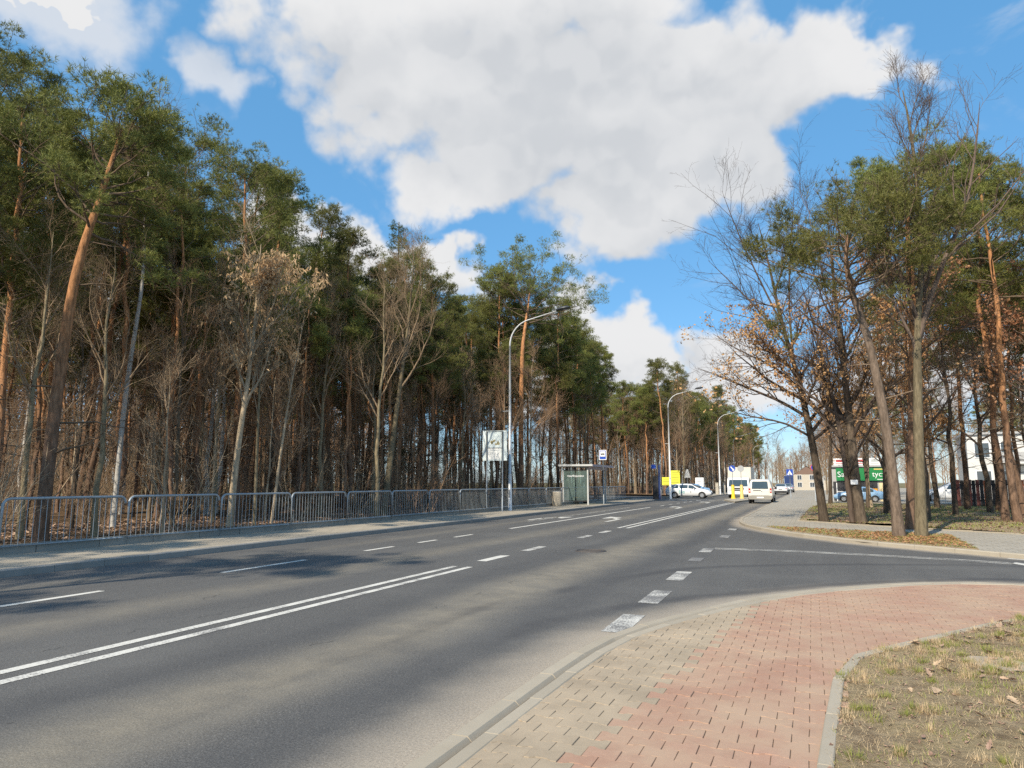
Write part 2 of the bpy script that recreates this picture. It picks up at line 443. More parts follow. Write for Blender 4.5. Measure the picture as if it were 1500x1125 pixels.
M['cream_paint'] = simple('dusty_white_van_paint', (0.74, 0.71, 0.64), 0.35, 0.05, 2, 0, coat=0.4, dirt=(0.6, 0.56, 0.49))
M['box_white'] = simple('cream_cargo_panel', (0.62, 0.59, 0.51), 0.5, 0.03, 1)
M['grey_panel'] = simple('grey_panel', (0.40, 0.40, 0.40), 0.6, 0.08, 2)
M['black_plastic'] = simple('black_plastic', (0.028, 0.028, 0.03), 0.6, 0.2, 8)
M['bumper_grey'] = simple('grey_bumper_plastic', (0.30, 0.285, 0.25), 0.6, 0.1, 5)
M['tyre'] = simple('tyre_rubber', (0.022, 0.022, 0.022), 0.85, 0.2, 9)
M['rim'] = simple('wheel_rim_metal', (0.5, 0.51, 0.53), 0.35, 0.1, 8, 0.7)
M['carglass'] = m_glass('car_glass', (0.03, 0.045, 0.055))
M['winglass'] = m_glass('window_glass', (0.045, 0.055, 0.065))
M['red_lamp'] = simple('red_tail_lamp', (0.50, 0.04, 0.025), 0.25, 0.1, 9)
M['head_lamp'] = simple('head_lamp_glass', (0.62, 0.64, 0.66), 0.12, 0.1, 9)
M['silver_paint'] = simple('silver_car_paint', (0.42, 0.45, 0.50), 0.3, 0.05, 2, 0.5, coat=0.5)
M['blue_paint'] = simple('dark_blue_paint', (0.025, 0.05, 0.16), 0.35, 0.1, 2, coat=0.5)
M['blue_car'] = simple('blue_car_paint', (0.22, 0.38, 0.58), 0.3, 0.08, 2, coat=0.5)
M['sign_blue'] = simple('sign_blue', (0.015, 0.07, 0.42), 0.4, 0.05, 3)
M['sign_white'] = simple('sign_white', (0.80, 0.81, 0.82), 0.5, 0.03, 3)
M['sign_black'] = simple('sign_black', (0.03, 0.03, 0.035), 0.5, 0.1, 3)
M['sign_grey'] = simple('sign_back_grey', (0.42, 0.43, 0.43), 0.5, 0.08, 3, 0.3)
M['yellow'] = simple('yellow_plastic', (0.80, 0.53, 0.02), 0.45, 0.06, 4)
M['yellow_dusty'] = simple('faded_yellow_plastic', (0.68, 0.50, 0.16), 0.55, 0.1, 4)
M['banner_yellow'] = simple('yellow_banner', (0.78, 0.76, 0.06), 0.6, 0.06, 3)
M['banner_ink'] = simple('banner_print', (0.42, 0.42, 0.05), 0.6, 0.1, 3)
M['board_pale'] = simple('pale_board_face', (0.62, 0.70, 0.71), 0.45, 0.06, 2, dirt=(0.5, 0.58, 0.59))
M['board_white'] = simple('white_poster', (0.76, 0.77, 0.75), 0.6, 0.04, 3)
M['ink_grey'] = simple('faded_print', (0.46, 0.49, 0.50), 0.6, 0.1, 3)
M['ink_olive'] = simple('olive_print', (0.30, 0.26, 0.13), 0.6, 0.35, 18)
M['shelter_roof'] = simple('shelter_roof_metal', (0.56, 0.57, 0.56), 0.5, 0.06, 3, 0.2)
M['shelter_edge_shade'] = simple('shaded_roof_edge', (0.40, 0.34, 0.37), 0.5, 0.1, 3)  # shade on the roadside roof edge, put into the colour
M['pane'] = m_clear('shelter_glass', (0.30, 0.38, 0.37), 0.84)
M['decal_green'] = m_clear('green_pane_decal', (0.07, 0.24, 0.12), 0.75)
M['wood'] = simple('bench_wood', (0.30, 0.19, 0.11), 0.7, 0.2, 12)
M['green_sign'] = simple('green_shop_sign', (0.012, 0.21, 0.06), 0.45, 0.08, 2)
M['red_ink'] = simple('red_print', (0.55, 0.05, 0.06), 0.5, 0.1, 3)
M['teal_ink'] = simple('teal_print', (0.02, 0.36, 0.33), 0.5, 0.1, 3)
M['beige'] = simple('beige_board', (0.72, 0.60, 0.36), 0.7, 0.06, 3)
M['orange'] = simple('orange_sign', (0.85, 0.36, 0.02), 0.5, 0.05, 3)
M['fence_red'] = simple('dark_red_boards', (0.115, 0.035, 0.03), 0.7, 0.3, 5)
M['fence_orange'] = simple('rusty_orange_board', (0.46, 0.12, 0.04), 0.7, 0.25, 5)
M['fence_black'] = simple('blackened_boards', (0.03, 0.028, 0.028), 0.7, 0.25, 5)
M['render_white'] = simple('white_render', (0.60, 0.60, 0.58), 0.85, 0.04, 0.8, bmp=0.1)
M['render_cream'] = simple('cream_render', (0.50, 0.455, 0.38), 0.85, 0.06, 0.8, bmp=0.1)
M['roof_tile'] = simple('brown_roof', (0.20, 0.13, 0.10), 0.8, 0.2, 3)
M['iron'] = simple('cast_iron', (0.10, 0.09, 0.085), 0.7, 0.25, 20, 0.4, bmp=0.4)
M['cover'] = m_concrete('old_concrete_cover', (0.38, 0.32, 0.24), (0.46, 0.39, 0.30), (0.22, 0.13, 0.08), 3)
M['binstone'] = m_concrete('bin_concrete', (0.42, 0.37, 0.29), (0.52, 0.46, 0.37), (0.33, 0.28, 0.2), 3)

# ------------------------------------------------------------------ mesh helpers
class Buf:
    def __init__(self): self.V = []; self.F3 = []; self.F4 = []; self.n = 0
    def add(self, V, F):
        V = np.asarray(V, float).reshape(-1, 3); F = np.asarray(F, int)
        if F.size:
            (self.F3 if F.shape[1] == 3 else self.F4).append(F + self.n)
        self.V.append(V); self.n += len(V)
        return self
    def mesh(self, name, mat, smooth=False):
        V = np.concatenate(self.V) if self.V else np.zeros((0, 3))
        F3 = np.concatenate(self.F3) if self.F3 else np.zeros((0, 3), int)
        F4 = np.concatenate(self.F4) if self.F4 else np.zeros((0, 4), int)
        me = bpy.data.meshes.new(name)
        me.vertices.add(len(V)); me.vertices.foreach_set('co', V.astype(np.float32).ravel())
        nl = F3.size + F4.size
        me.loops.add(nl)
        me.loops.foreach_set('vertex_index', np.concatenate([F3.ravel(), F4.ravel()]).astype(np.int32))
        npo = len(F3) + len(F4)
        me.polygons.add(npo)
        starts = np.concatenate([np.arange(len(F3)) * 3, F3.size + np.arange(len(F4)) * 4])
        me.polygons.foreach_set('loop_start', starts.astype(np.int32))
        me.polygons.foreach_set('use_smooth', np.full(npo, bool(smooth)))
        me.update(calc_edges=True)
        me.validate()
        if mat is not None: me.materials.append(mat)
        return me
    # primitives
    def box(self, c, s, rz=0.0, taper=1.0):
        x, y, z = s[0] / 2, s[1] / 2, s[2] / 2
        P = np.array([[-x, -y, -z], [x, -y, -z], [x, y, -z], [-x, y, -z], [-x * taper, -y * taper, z], [x * taper, -y * taper, z], [x * taper, y * taper, z], [-x * taper, y * taper, z]])
        if rz:
            cs, sn = math.cos(rz), math.sin(rz)
            P = np.stack([P[:, 0] * cs - P[:, 1] * sn, P[:, 0] * sn + P[:, 1] * cs, P[:, 2]], 1)
        return self.add(P + np.array(c), [[0, 3, 2, 1], [4, 5, 6, 7], [0, 1, 5, 4], [1, 2, 6, 5], [2, 3, 7, 6], [3, 0, 4, 7]])
    def cbox(self, c, s, ch, rz=0.0):
        """box with chamfered top edges"""
        x, y, z = s[0] / 2, s[1] / 2, s[2] / 2
        P = []
        for (xx, yy, zz) in ((x, y, -z), (x, y, z - ch), (x - min(ch, 0.003), y - ch, z)):
            P += [[-xx, -yy, zz], [xx, -yy, zz], [xx, yy, zz], [-xx, yy, zz]]
        P = np.array(P)
        if rz:
            cs, sn = math.cos(rz), math.sin(rz)
            P = np.stack([P[:, 0] * cs - P[:, 1] * sn, P[:, 0] * sn + P[:, 1] * cs, P[:, 2]], 1)
        F = [[0, 3, 2, 1], [8, 9, 10, 11]]
        for a in (0, 4):
            for i in range(4):
                j = (i + 1) % 4
                F.append([a + i, a + j, a + 4 + j, a + 4 + i])
        return self.add(P + np.array(c), F)
    def tube(self, pts, rad, s=8, caps=True):
        P = np.asarray(pts, float)[None]; Rr = np.broadcast_to(np.asarray(rad, float), (len(pts),))[None]
        V, F = tubes(P, Rr, s)
        n0 = self.n
        self.add(V, F)
        if caps:
            m = len(pts)
            self.add([pts[0], pts[-1]], np.zeros((0, 3), int))
            a, b = self.n - 2 - n0, self.n - 1 - n0
            T = []
            for i in range(s):
                j = (i + 1) % s
                T += [[a, j, i], [b, (m - 1) * s + i, (m - 1) * s + j]]
            self.F3.append(np.array(T) + n0)
        return self
    def disc(self, c, r, axis=(0, 1, 0), s=20, h=0.02):
        c = np.array(c, float); a = np.array(axis, float); a /= np.linalg.norm(a)
        return self.tube([c - a * h / 2, c + a * h / 2], [r, r], s)
    def poly(self, pts, th, axis_vec):
        """flat polygon (fan, convex) extruded by axis_vec*th"""
        p = np.asarray(pts, float); n = len(p); q = p + np.asarray(axis_vec, float) * th
        V = np.concatenate([p, q]); T = []
        for i in range(1, n - 1):
            T += [[0, i + 1, i], [n, n + i, n + i + 1]]
        self.add(V, T)
        Q = [[i, (i + 1) % n, n + (i + 1) % n, n + i] for i in range(n)]
        self.F4.append(np.array(Q) + self.n - len(V))
        return self


def nrm(a): return a / np.maximum(np.linalg.norm(a, axis=-1, keepdims=True), 1e-9)


def tubes(P, Rr, s):
    """P (K,m,3) polylines, Rr (K,m) radii -> verts, quads"""
    K, m, _ = P.shape
    T = nrm(np.gradient(P, axis=1))
    mean = nrm(P[:, -1] - P[:, 0])
    ref = np.where((np.abs(mean[:, 2]) < 0.8)[:, None], np.array([[0, 0, 1.0]]), np.array([[1.0, 0, 0]]))[:, None, :]
    A = nrm(np.cross(T, np.broadcast_to(ref, T.shape))); B = np.cross(T, A)
    ang = np.arange(s) / s * 2 * np.pi
    V = P[:, :, None] + Rr[:, :, None, None] * (np.cos(ang)[None, None, :, None] * A[:, :, None] + np.sin(ang)[None, None, :, None] * B[:, :, None])
    k = np.arange(K)[:, None, None] * m * s; i = np.arange(m - 1)[None, :, None] * s; j = np.arange(s)[None, None, :]; j2 = (j + 1) % s
    Q = np.stack([k + i + j, k + i + s + j, k + i + s + j2, k + i + j2], -1).reshape(-1, 4)
    return V.reshape(-1, 3), Q


def obj(name, me, parent=None, loc=None, rz=0.0):
    o = bpy.data.objects.new(name, me); COL.objects.link(o)
    if parent is not None: o.parent = parent
    if loc is not None: o.location = loc
    if rz: o.rotation_euler[2] = rz
    return o


def tag(o, label=None, cat=None, group=None, kind=None):
    if label: o['label'] = label
    if cat: o['category'] = cat
    if group: o['group'] = group
    if kind: o['kind'] = kind
    return o


def thing(name, label, cat, loc=(0, 0, 0), rz=0.0, group=None):
    o = bpy.data.objects.new(name, None); COL.objects.link(o)
    o.empty_display_size = 0.2
    o.location = loc; o.rotation_euler[2] = rz
    return tag(o, label, cat, group)


def copy_tree(o, parent=None):
    c = o.copy(); COL.objects.link(c); c.parent = parent
    for ch in o.children: copy_tree(ch, c)
    return c


def part(name, bf, mat, parent, smooth=False):
    return obj(name, bf.mesh(name, M[mat] if isinstance(mat, str) else mat, smooth), parent)


def struct(name, me, parent=None):
    o = obj(name, me, parent)
    if parent is None: o['kind'] = 'structure'
    return o


def catmull(pts, step=0.25):
    p = np.asarray(pts, float); out = []
    q = np.concatenate([[2 * p[0] - p[1]], p, [2 * p[-1] - p[-2]]])
    for i in range(1, len(q) - 2):
        n = max(2, int(np.linalg.norm(q[i + 1] - q[i]) / step))
        t = np.linspace(0, 1, n, endpoint=False)[:, None]
        a, b, c, d = q[i - 1], q[i], q[i + 1], q[i + 2]
        out.append(0.5 * ((2 * b) + (-a + c) * t + (2 * a - 5 * b + 4 * c - d) * t ** 2 + (-a + 3 * b - 3 * c + d) * t ** 3))
    out.append(p[-1:])
    return np.concatenate(out)


def offset_path(p, d):
    t = nrm(np.gradient(p, axis=0)); n = np.stack([-t[:, 1], t[:, 0]], 1)
    return p + n * d


def resample(p, step):
    s = np.concatenate([[0], np.cumsum(np.linalg.norm(np.diff(p, axis=0), axis=1))])
    n = max(1, int(round(s[-1] / step)))
    u = np.linspace(0, s[-1], n + 1)
    return np.stack([np.interp(u, s, p[:, i]) for i in range(2)], 1)


def sheet(name, poly, z, mat, parent=None, th=0.0, kind='structure'):
    """flat polygon sheet (any simple outline), optionally with a skirt"""
    bm = bmesh.new()
    vs = [bm.verts.new((x, y, z)) for x, y in poly]
    f = bm.faces.new(vs)
    if f.normal.z < 0: f.normal_flip()
    bm.normal_update()
    if th:
        r = bmesh.ops.extrude_face_region(bm, geom=[f])
        bmesh.ops.translate(bm, vec=(0, 0, -th), verts=[v for v in r['geom'] if isinstance(v, bmesh.types.BMVert)])
        bmesh.ops.recalc_face_normals(bm, faces=bm.faces)
    bmesh.ops.triangulate(bm, faces=[q for q in bm.faces if len(q.verts) > 4])
    me = bpy.data.meshes.new(name); bm.to_mesh(me); bm.free()
    me.materials.append(M[mat])
    o = obj(name, me, parent)
    if kind: o['kind'] = kind
    return o


def inside(pts, poly):
    x, y = pts[:, 0], pts[:, 1]; r = np.zeros(len(pts), bool); n = len(poly)
    for i in range(n):
        x1, y1 = poly[i]; x2, y2 = poly[(i + 1) % n]
        c = ((y1 > y) != (y2 > y)) & (x < (x2 - x1) * (y - y1) / (y2 - y1 + 1e-12) + x1)
        r ^= c
    return r


def text_mesh(s, size, mat):
    cu = bpy.data.curves.new('lettering', 'FONT'); cu.body = s; cu.size = size; cu.align_x = 'CENTER'; cu.align_y = 'CENTER'
    cu.resolution_u = 3
    t = bpy.data.objects.new('lettering', cu); COL.objects.link(t)
    bpy.context.view_layer.update()
    me = bpy.data.meshes.new_from_object(t.evaluated_get(bpy.context.evaluated_depsgraph_get()))
    bpy.data.objects.remove(t); bpy.data.curves.remove(cu)
    me.materials.clear(); me.materials.append(M[mat])
    return me


def lettering(s, size, mat, parent, loc, rot=(R(90), 0, 0)):
    o = obj('lettering', text_mesh(s, size, mat), parent, loc); o.rotation_euler = rot
    return o

# ================================================================== THE SETTING
# outlines on the ground, metres (x across the road, y along it)
NEAR = catmull([(-2.17, -8), (-2.17, 0), (-2.17, 3.7), (-2.15, 6.2), (-2.02, 7.45), (-1.74, 8.36), (-1.36, 9.3), (-0.85, 10.45), (-0.05, 11.6), (0.98, 12.65), (1.75, 13.2), (2.5, 13.5), (3.2, 13.4), (4.6, 12.5), (8.5, 8.8), (15, 2.5)], 0.2)
GRASS_EDGE = [(-0.06, -8), (-0.06, 4.62), (0.11, 7.02), (0.40, 7.62), (0.78, 8.15), (1.45, 9.15), (2.18, 10.15), (3.0, 10.65), (4.2, 10.0), (8, 6.3), (13, 1.5)]
FAR = catmull([(-2.95, 230), (-2.95, 120), (-2.95, 60), (-2.95, 36), (-2.92, 32), (-2.65, 29.2), (-2.1, 26.9), (-0.87, 24.0), (0.76, 21.5), (1.45, 20.7), (2.34, 19.9), (3.55, 18.8), (8.2, 14.6), (16, 7.0)], 0.5)

def grid_sheet(name, xs, ys, zf, mat, smooth=False):
    X, Y = np.meshgrid(xs, ys); Z = zf(X, Y)
    V = np.stack([X, Y, Z], -1).reshape(-1, 3); nx, ny = len(xs), len(ys)
    i = np.arange(ny - 1)[:, None] * nx + np.arange(nx - 1)[None]
    Q = np.stack([i, i + 1, i + nx + 1, i + nx], -1).reshape(-1, 4)
    return Buf().add(V, Q).mesh(name, M[mat], smooth), V


def hsum(X, Y, seed, amp, waves=((0.35, 0.27), (0.8, 0.9), (1.9, 1.6))):
    r = np.random.default_rng(seed); z = 0
    for i, (a, b) in enumerate(waves):
        p = r.uniform(0, 6.28, 4)
        z = z + np.sin(X * a + p[0] + 1.3 * np.sin(Y * b * 0.7 + p[1])) * np.sin(Y * b + p[2]) / (i + 1.2)
    return z * amp


me, _ = grid_sheet('ground', np.linspace(-3000, 3000, 40), np.linspace(-3000, 3000, 40), lambda X, Y: X * 0 - 0.06, 'field')
struct('ground', me)

xs = np.concatenate([np.arange(-70, -14, 4), np.arange(-14, -3, 0.5), np.arange(-3, 6, 0.2), np.arange(6, 20, 1.0)])
ys = np.concatenate([np.arange(-25, 0, 1.0), np.arange(0, 32, 0.2), np.arange(32, 64, 1.0), np.arange(64, 320, 4)])
me, V = grid_sheet('road', xs, ys, lambda X, Y: X * 0, 'asphalt')
P2 = V[:, :2]
def dist_to(path):
    best = np.full(len(P2), 99.0)
    for c in range(0, len(path), 8):
        q = path[c:c + 8]
        best = np.minimum(best, np.sqrt(((P2[:, None] - q[None]) ** 2).sum(-1)).min(1))
    return best
kd = np.minimum(dist_to(resample(NEAR, 0.15)) * 1.0, dist_to(resample(FAR, 0.3)) * 1.5)
kd = np.minimum(kd, np.abs(P2[:, 0] + 12.75) * 2.6 + 0.45)
a = me.attributes.new('kerb_dist', 'FLOAT', 'POINT'); a.data.foreach_set('value', kd.astype(np.float32))
td = np.minimum(dist_to(resample(catmull([(-4.2, 3.0), (-4.1, 6.9), (-4.0, 8.6), (-3.4, 10.85), (-2.3, 13.8), (-0.6, 15.2), (1.3, 16.1), (3.7, 16.7), (6, 15.6)], 0.2), 0.08)),
                dist_to(resample(catmull([(-3.3, 6.2), (-2.8, 8.3), (-2.05, 9.9), (-1.1, 11.1), (0.5, 12.9), (2.1, 14.0), (3.4, 14.4), (6, 12.8)], 0.2), 0.08)))
a = me.attributes.new('tyre_dist', 'FLOAT', 'POINT'); a.data.foreach_set('value', td.astype(np.float32))
road = struct('road', me)

# ---- painted markings, each its own piece, 4 mm above the asphalt
def marking(name, quads, wear=0.0, z=0.004):
    bf = Buf()
    for q in quads:
        bf.add([(x, y, z) for x, y in q], [[0, 1, 2, 3]] if len(q) == 4 else [[0, 1, 2]])
    me = bf.mesh(name, M['paint'])
    a = me.attributes.new('wear', 'FLOAT', 'POINT'); a.data.foreach_set('value', np.full(bf.n, wear, np.float32))
    return obj(name, me, road)

def rect(x, w_, y0, y1, sk=0.0): return [(x - w_ / 2, y0), (x + w_ / 2, y0), (x + w_ / 2 + sk, y1), (x - w_ / 2 + sk, y1)]

for x in (-6.13, -6.45): marking('painted_line', [rect(x, 0.13, -12, 12.55)], 0.22)
for y0, y1, wr in ((13.55, 14.8, 0.1), (15.95, 17.2, 0.45), (20.3, 21.4, 0.5), (22.6, 23.6, 0.3)): marking('painted_dash', [rect(-6.36, 0.22, y0, y1)], wr)
for x in (-6.15, -6.47): marking('painted_line', [rect(x, 0.12, 25.2, 60, 0.25)], 0.05)
for y0, y1 in ((-6.0, -2.0), (1.5, 4.2), (6.2 - 2.4, 7.7), (10.05, 12.35), (14.5, 15.75), (17.0, 18.0), (19.1, 20.3)):
    marking('painted_dash', [rect(-9.85, 0.13, y0, y1)], 0.1)
marking('painted_line', [rect(-9.88, 0.15, 23.4, 47.0)], 0.05)
for i in range(6): marking('painted_dash', [rect(-9.8, 0.13, 50 + i * 3.2, 51.4 + i * 3.2)], 0.2)
for x, y0, y1, wr in ((-2.07, 7.75, 8.85, 0.42), (-2.12, 9.75, 10.95, 0.62), (-2.2, 12.15, 13.4, 0.5), (-2.33, 15.2, 15.95, 1.0), (-2.4, 17.25, 18.3, 0.7), (-2.5, 22.0, 23.0, 0.75), (-2.62, 25.5, 26.4, 0.6)):
    marking('painted_dash', [rect(x, 0.27, y0, y1, -0.02)], wr)
def strip(path, w_, wear):
    p = np.asarray(path, float); a_, b_ = offset_path(p, w_ / 2), offset_path(p, -w_ / 2)
    marking('painted_line', [[tuple(a_[i]), tuple(b_[i]), tuple(b_[i + 1]), tuple(a_[i + 1])] for i in range(len(p) - 1)], wear)
SD = catmull([(-2.3, 18.3), (-0.8, 18.32), (0.77, 18.08), (2.2, 17.75), (3.6, 17.25)], 0.4)
strip(offset_path(SD, 0.12), 0.10, 0.35); strip(offset_path(SD, -0.12), 0.10, 0.45)
strip(np.array([(3.75, 18.35), (4.4, 17.75), (5.4, 16.9)]), 0.12, 0.1)
marking('painted_dash', [[(3.55, 17.35), (3.72, 17.5), (5.0, 14.6), (4.75, 14.5)]], 0.15)
def arrow(x, y, s=1.0, left=True):
    k = -1 if left else 1
    q = [[(x - 0.09, y), (x + 0.09, y), (x + 0.09, y + 2.3 * s), (x - 0.09, y + 2.3 * s)],
         [(x - 0.09 * k, y + 2.3 * s), (x + 0.09 * k, y + 2.0 * s), (x + 0.55 * k, y + 3.0 * s), (x + 0.40 * k, y + 3.2 * s)],
         [(x + 0.15 * k, y + 3.5 * s), (x + 0.85 * k, y + 2.4 * s), (x + 0.95 * k, y + 4.3 * s)]]
    marking('painted_arrow', q, 0.1)
arrow(-7.95, 29.0); arrow(-7.9, 45.0); arrow(-7.8, 58.0); arrow(-11.4, 29.0, 0.8, False)
marking('painted_line', [rect(-11.0, 0.1, 28.0, 46.0)], 0.55)
for i in range(5): marking('painted_dash', [rect(-12.0 + i * 1.2, 0.5, 66, 66.6)], 0.2)
mh = thing('manhole_cover', 'round cast iron manhole cover set in the asphalt lane', 'manhole', (-4.9, 16.5, 0.0))
b_ = Buf(); b_.disc((0, 0, 0.004), 0.30, (0, 0, 1), 28, 0.016)
for i in range(-3, 4): b_.box((0, i * 0.075, 0.0135), (0.5 * math.sqrt(max(0.05, 1 - (i / 4.2) ** 2)), 0.022, 0.006))
part('lid', b_, 'iron', mh)
b_ = Buf(); ang = np.linspace(0, 2 * np.pi, 33); b_.tube(np.stack([0.345 * np.cos(ang), 0.345 * np.sin(ang), ang * 0 + 0.002], 1), 0.022, 6, False); part('rim', b_, 'iron', mh)

# ---- kerbs: every stone is a piece
def kerb_run(owner, path, step, wid, z0, z1, mat, side, ch=0.015, name='kerbstone', limit=300, gap=0.008):
    """stones laid along a path; side=+1 puts the stone on the left of the walking direction"""
    p = resample(offset_path(path, side * wid / 2), step)
    cache = {}
    rest = Buf()
    for i in range(len(p) - 1):
        d = p[i + 1] - p[i]; L = float(np.hypot(*d)) - gap; a_ = math.atan2(d[1], d[0]); c = (p[i] + p[i + 1]) / 2
        key = round(L, 2)
        if key not in cache: cache[key] = Buf().cbox((0, 0, (z0 + z1) / 2), (L, wid, z1 - z0), ch).mesh(name, M[mat])
        o = obj(name, cache[key], owner, (c[0], c[1], random.uniform(-0.003, 0.003)), a_ + random.uniform(-0.004, 0.004))

# near corner
NEAR_IN = offset_path(NEAR, -0.30)
pav_poly = [tuple(q) for q in NEAR_IN] + [tuple(q) for q in GRASS_EDGE[::-1]]
kerb_near = sheet('kerb', [tuple(q) for q in offset_path(NEAR, -0.02)] + [tuple(q) for q in offset_path(NEAR, -0.33)][::-1], 0.030, 'litter_soil')
kerb_run(kerb_near, NEAR[(NEAR[:, 1] > -6) | (NEAR[:, 0] > 0)], 0.78, 0.165, -0.05, 0.060, 'kerb', -1, 0.03)
kerb_run(kerb_near, offset_path(NEAR, -0.198)[(NEAR[:, 1] > -6) | (NEAR[:, 0] > 0)], 0.78, 0.105, -0.05, 0.0635, 'kerb', -1, 0.008, 'edging_stone')
pavement = sheet('pavement', pav_poly, 0.0480, 'bed')

# double-T concrete pavers
JL, JH, JW = 0.2, 0.0815, 0.0585
prof = [(-0.1, -JH), (-0.066, -JH), (-0.034, -JW), (0.034, -JW), (0.066, -JH), (0.1, -JH), (0.1, JH), (0.066, JH), (0.034, JW), (-0.034, JW), (-0.066, JH), (-0.1, JH)]
def paver_geo():
    p = np.array(prof); n = len(p)
    out = p * np.array([0.984, 0.986]); inn = p * np.array([0.962, 0.973])
    V = np.concatenate([np.c_[out, np.full(n, -0.03)], np.c_[out, np.full(n, -0.0035)], np.c_[inn, np.zeros(n)]])
    Q = []
    for a_ in (0, n):
        for i in range(n): Q.append([a_ + i, a_ + (i + 1) % n, a_ + n + (i + 1) % n, a_ + n + i])
    t = 2 * n
    Q += [[t + 0, t + 1, t + 10, t + 11], [t + 1, t + 2, t + 9, t + 10], [t + 2, t + 3, t + 8, t + 9], [t + 3, t + 4, t + 7, t + 8], [t + 4, t + 5, t + 6, t + 7]]
    return V, np.array(Q)
PV, PQ = paver_geo()
pm = {k: Buf().add(PV, PQ).mesh('paver', M[k]) for k in ('paver_grey', 'paver_red')}
rows = np.arange(-30, 110); cols = np.arange(-60, 60)
cen = []
for r_ in rows:
    for c_ in cols: cen.append((c_ * JL + (JL / 2 if r_ % 2 else 0), r_ * (JH + JW)))
cen = np.array(cen)
k_ = inside(cen, [tuple(q) for q in offset_path(NEAR, -0.19)] + [tuple(q) for q in [(x + 0.08, y - 0.05) for x, y in GRASS_EDGE[::-1]]])
k_ &= (cen[:, 1] > 1.0) & (cen[:, 0] < 9)
cen = cen[k_]
npth = resample(NEAR, 0.04)
cd = np.array([np.sqrt(((npth - q) ** 2).sum(1)).min() for q in cen])
cut = np.clip(np.minimum(0.1, cd - 0.225), -0.08, 0.1)          # reach of the stone towards the kerb
wfac = (0.1 + cut) / 0.2; cen_x = cen[:, 0] + (0.1 - cut) / 2
gx = np.interp(cen[:, 1], [0, 4, 6.1, 9.7, 11.5, 12.5], [-1.34, -1.32, -1.10, -0.72, -0.25, 0.0])
grey = cen[:, 0] < gx
ax_, ay_ = math.sin(R(22.74)), math.cos(R(22.74))
depth = -cen[:, 0] * ax_ + cen[:, 1] * ay_; lat = cen[:, 0] * ay_ + cen[:, 1] * ax_
seen = (depth > 2.75) & (np.abs(lat) < depth * 0.735)
score = np.where(seen, depth, 1e3 + depth)
order = np.argsort(score)
single = set(order[:300].tolist())
jb = {'paver_grey': [], 'paver_red': []}
for i in range(len(cen)):
    kname = 'paver_grey' if grey[i] else 'paver_red'
    z = 0.055 + random.gauss(0, 0.0014) + 0.003 * math.sin(cen[i, 0] * 2.1 + 1) * math.sin(cen[i, 1] * 1.3)
    if i in single:
        o = obj('paver', pm[kname], pavement, (cen_x[i], cen[i, 1], z)); o.scale[0] = wfac[i]
        o.rotation_euler = (random.gauss(0, 0.008), random.gauss(0, 0.008), random.gauss(0, 0.012))
    else: jb[kname].append((cen_x[i], cen[i, 1], z, wfac[i]))
for kname, lst in jb.items():
    if not lst: continue
    L = np.array(lst); n = len(L)
    V = (PV[None] * np.stack([L[:, 3], L[:, 3] * 0 + 1, L[:, 3] * 0 + 1], 1)[:, None] + L[:, None, :3]).reshape(-1, 3); Q = (PQ[None] + (np.arange(n) * len(PV))[:, None, None]).reshape(-1, 4)
    me = Buf().add(V, Q).mesh('paving', M[kname])
    at = me.attributes.new('tone', 'FLOAT', 'POINT'); at.data.foreach_set('value', np.repeat(rng.random(n), len(PV)).astype(np.float32))
    o = obj('paving', me, pavement); o['kind'] = 'stuff'

ge = np.array(GRASS_EDGE, float)
kerb_run(pavement, ge[:5], 0.98, 0.085, -0.05, 0.072, 'kerb', -1, 0.008, 'edging_stone')
kerb_run(pavement, catmull(GRASS_EDGE[4:], 0.3), 0.9, 0.085, -0.05, 0.068, 'kerb', -1, 0.008, 'edging_stone')

# near verge
vp = [(x + 0.05, y - 0.03) for x, y in GRASS_EDGE] + [(30, -8)]
xs = np.arange(-0.2, 13, 0.12); ys = np.arange(-4, 12, 0.12)
X, Y = np.meshgrid(xs, ys); pts = np.stack([X.ravel(), Y.ravel()], 1)
def verge_z(x, y): return 0.070 + hsum(x, y, 3, 0.012, ((0.9, 0.8), (2.3, 2.1), (6.5, 5.2))) + 0.02 * np.clip((x - 0.2) / 3, 0, 1)
inn = inside(pts, vp)
nx = len(xs); idx = np.arange((len(ys) - 1) * nx).reshape(len(ys) - 1, nx)[:, :-1].ravel()
Q = np.stack([idx, idx + 1, idx + nx + 1, idx + nx], 1); Q = Q[inn[Q].all(1)]
lawn_near = struct('verge', Buf().add(np.c_[pts, verge_z(pts[:, 0], pts[:, 1])], Q).mesh('verge', M['lawn'], True))
sheet('verge_soil', vp, 0.054, 'lawn')

# far corner: footpath platform with kerb, verge strip and lawn
farp = [tuple(q) for q in offset_path(FAR, 0.08)] + [(80, 7), (80, 230)]
footpath = sheet('footpath', farp, 0.085, 'footpath')
kerb_far = sheet('kerb', [tuple(q) for q in offset_path(FAR, 0.01)] + [tuple(q) for q in offset_path(FAR, 0.14)][::-1], 0.06, 'bed')
kerb_run(kerb_far, FAR[(FAR[:, 1] < 75)], 1.0, 0.15, -0.05, 0.10, 'kerb', 1, 0.02)
strip_poly = [(-1.55, 26.6), (-0.72, 24.35), (0.9, 21.85), (1.6, 21.0), (2.48, 20.2), (3.42, 19.35), (3.62, 24.6), (2.58, 24.75), (1.12, 25.4), (-1.15, 26.55)]
verge_far = sheet('verge', strip_poly, 0.105, 'lawn', th=0.05)
plot_poly = [(-0.63, 31.0), (1.5, 28.75), (3.55, 26.85), (5.6, 25.4), (12, 21.0), (40, 4), (70, 30), (70, 58), (1.0, 58), (0.0, 50), (-0.45, 40)]
xs = np.arange(-1, 46, 0.7); ys = np.arange(4, 59, 0.7)
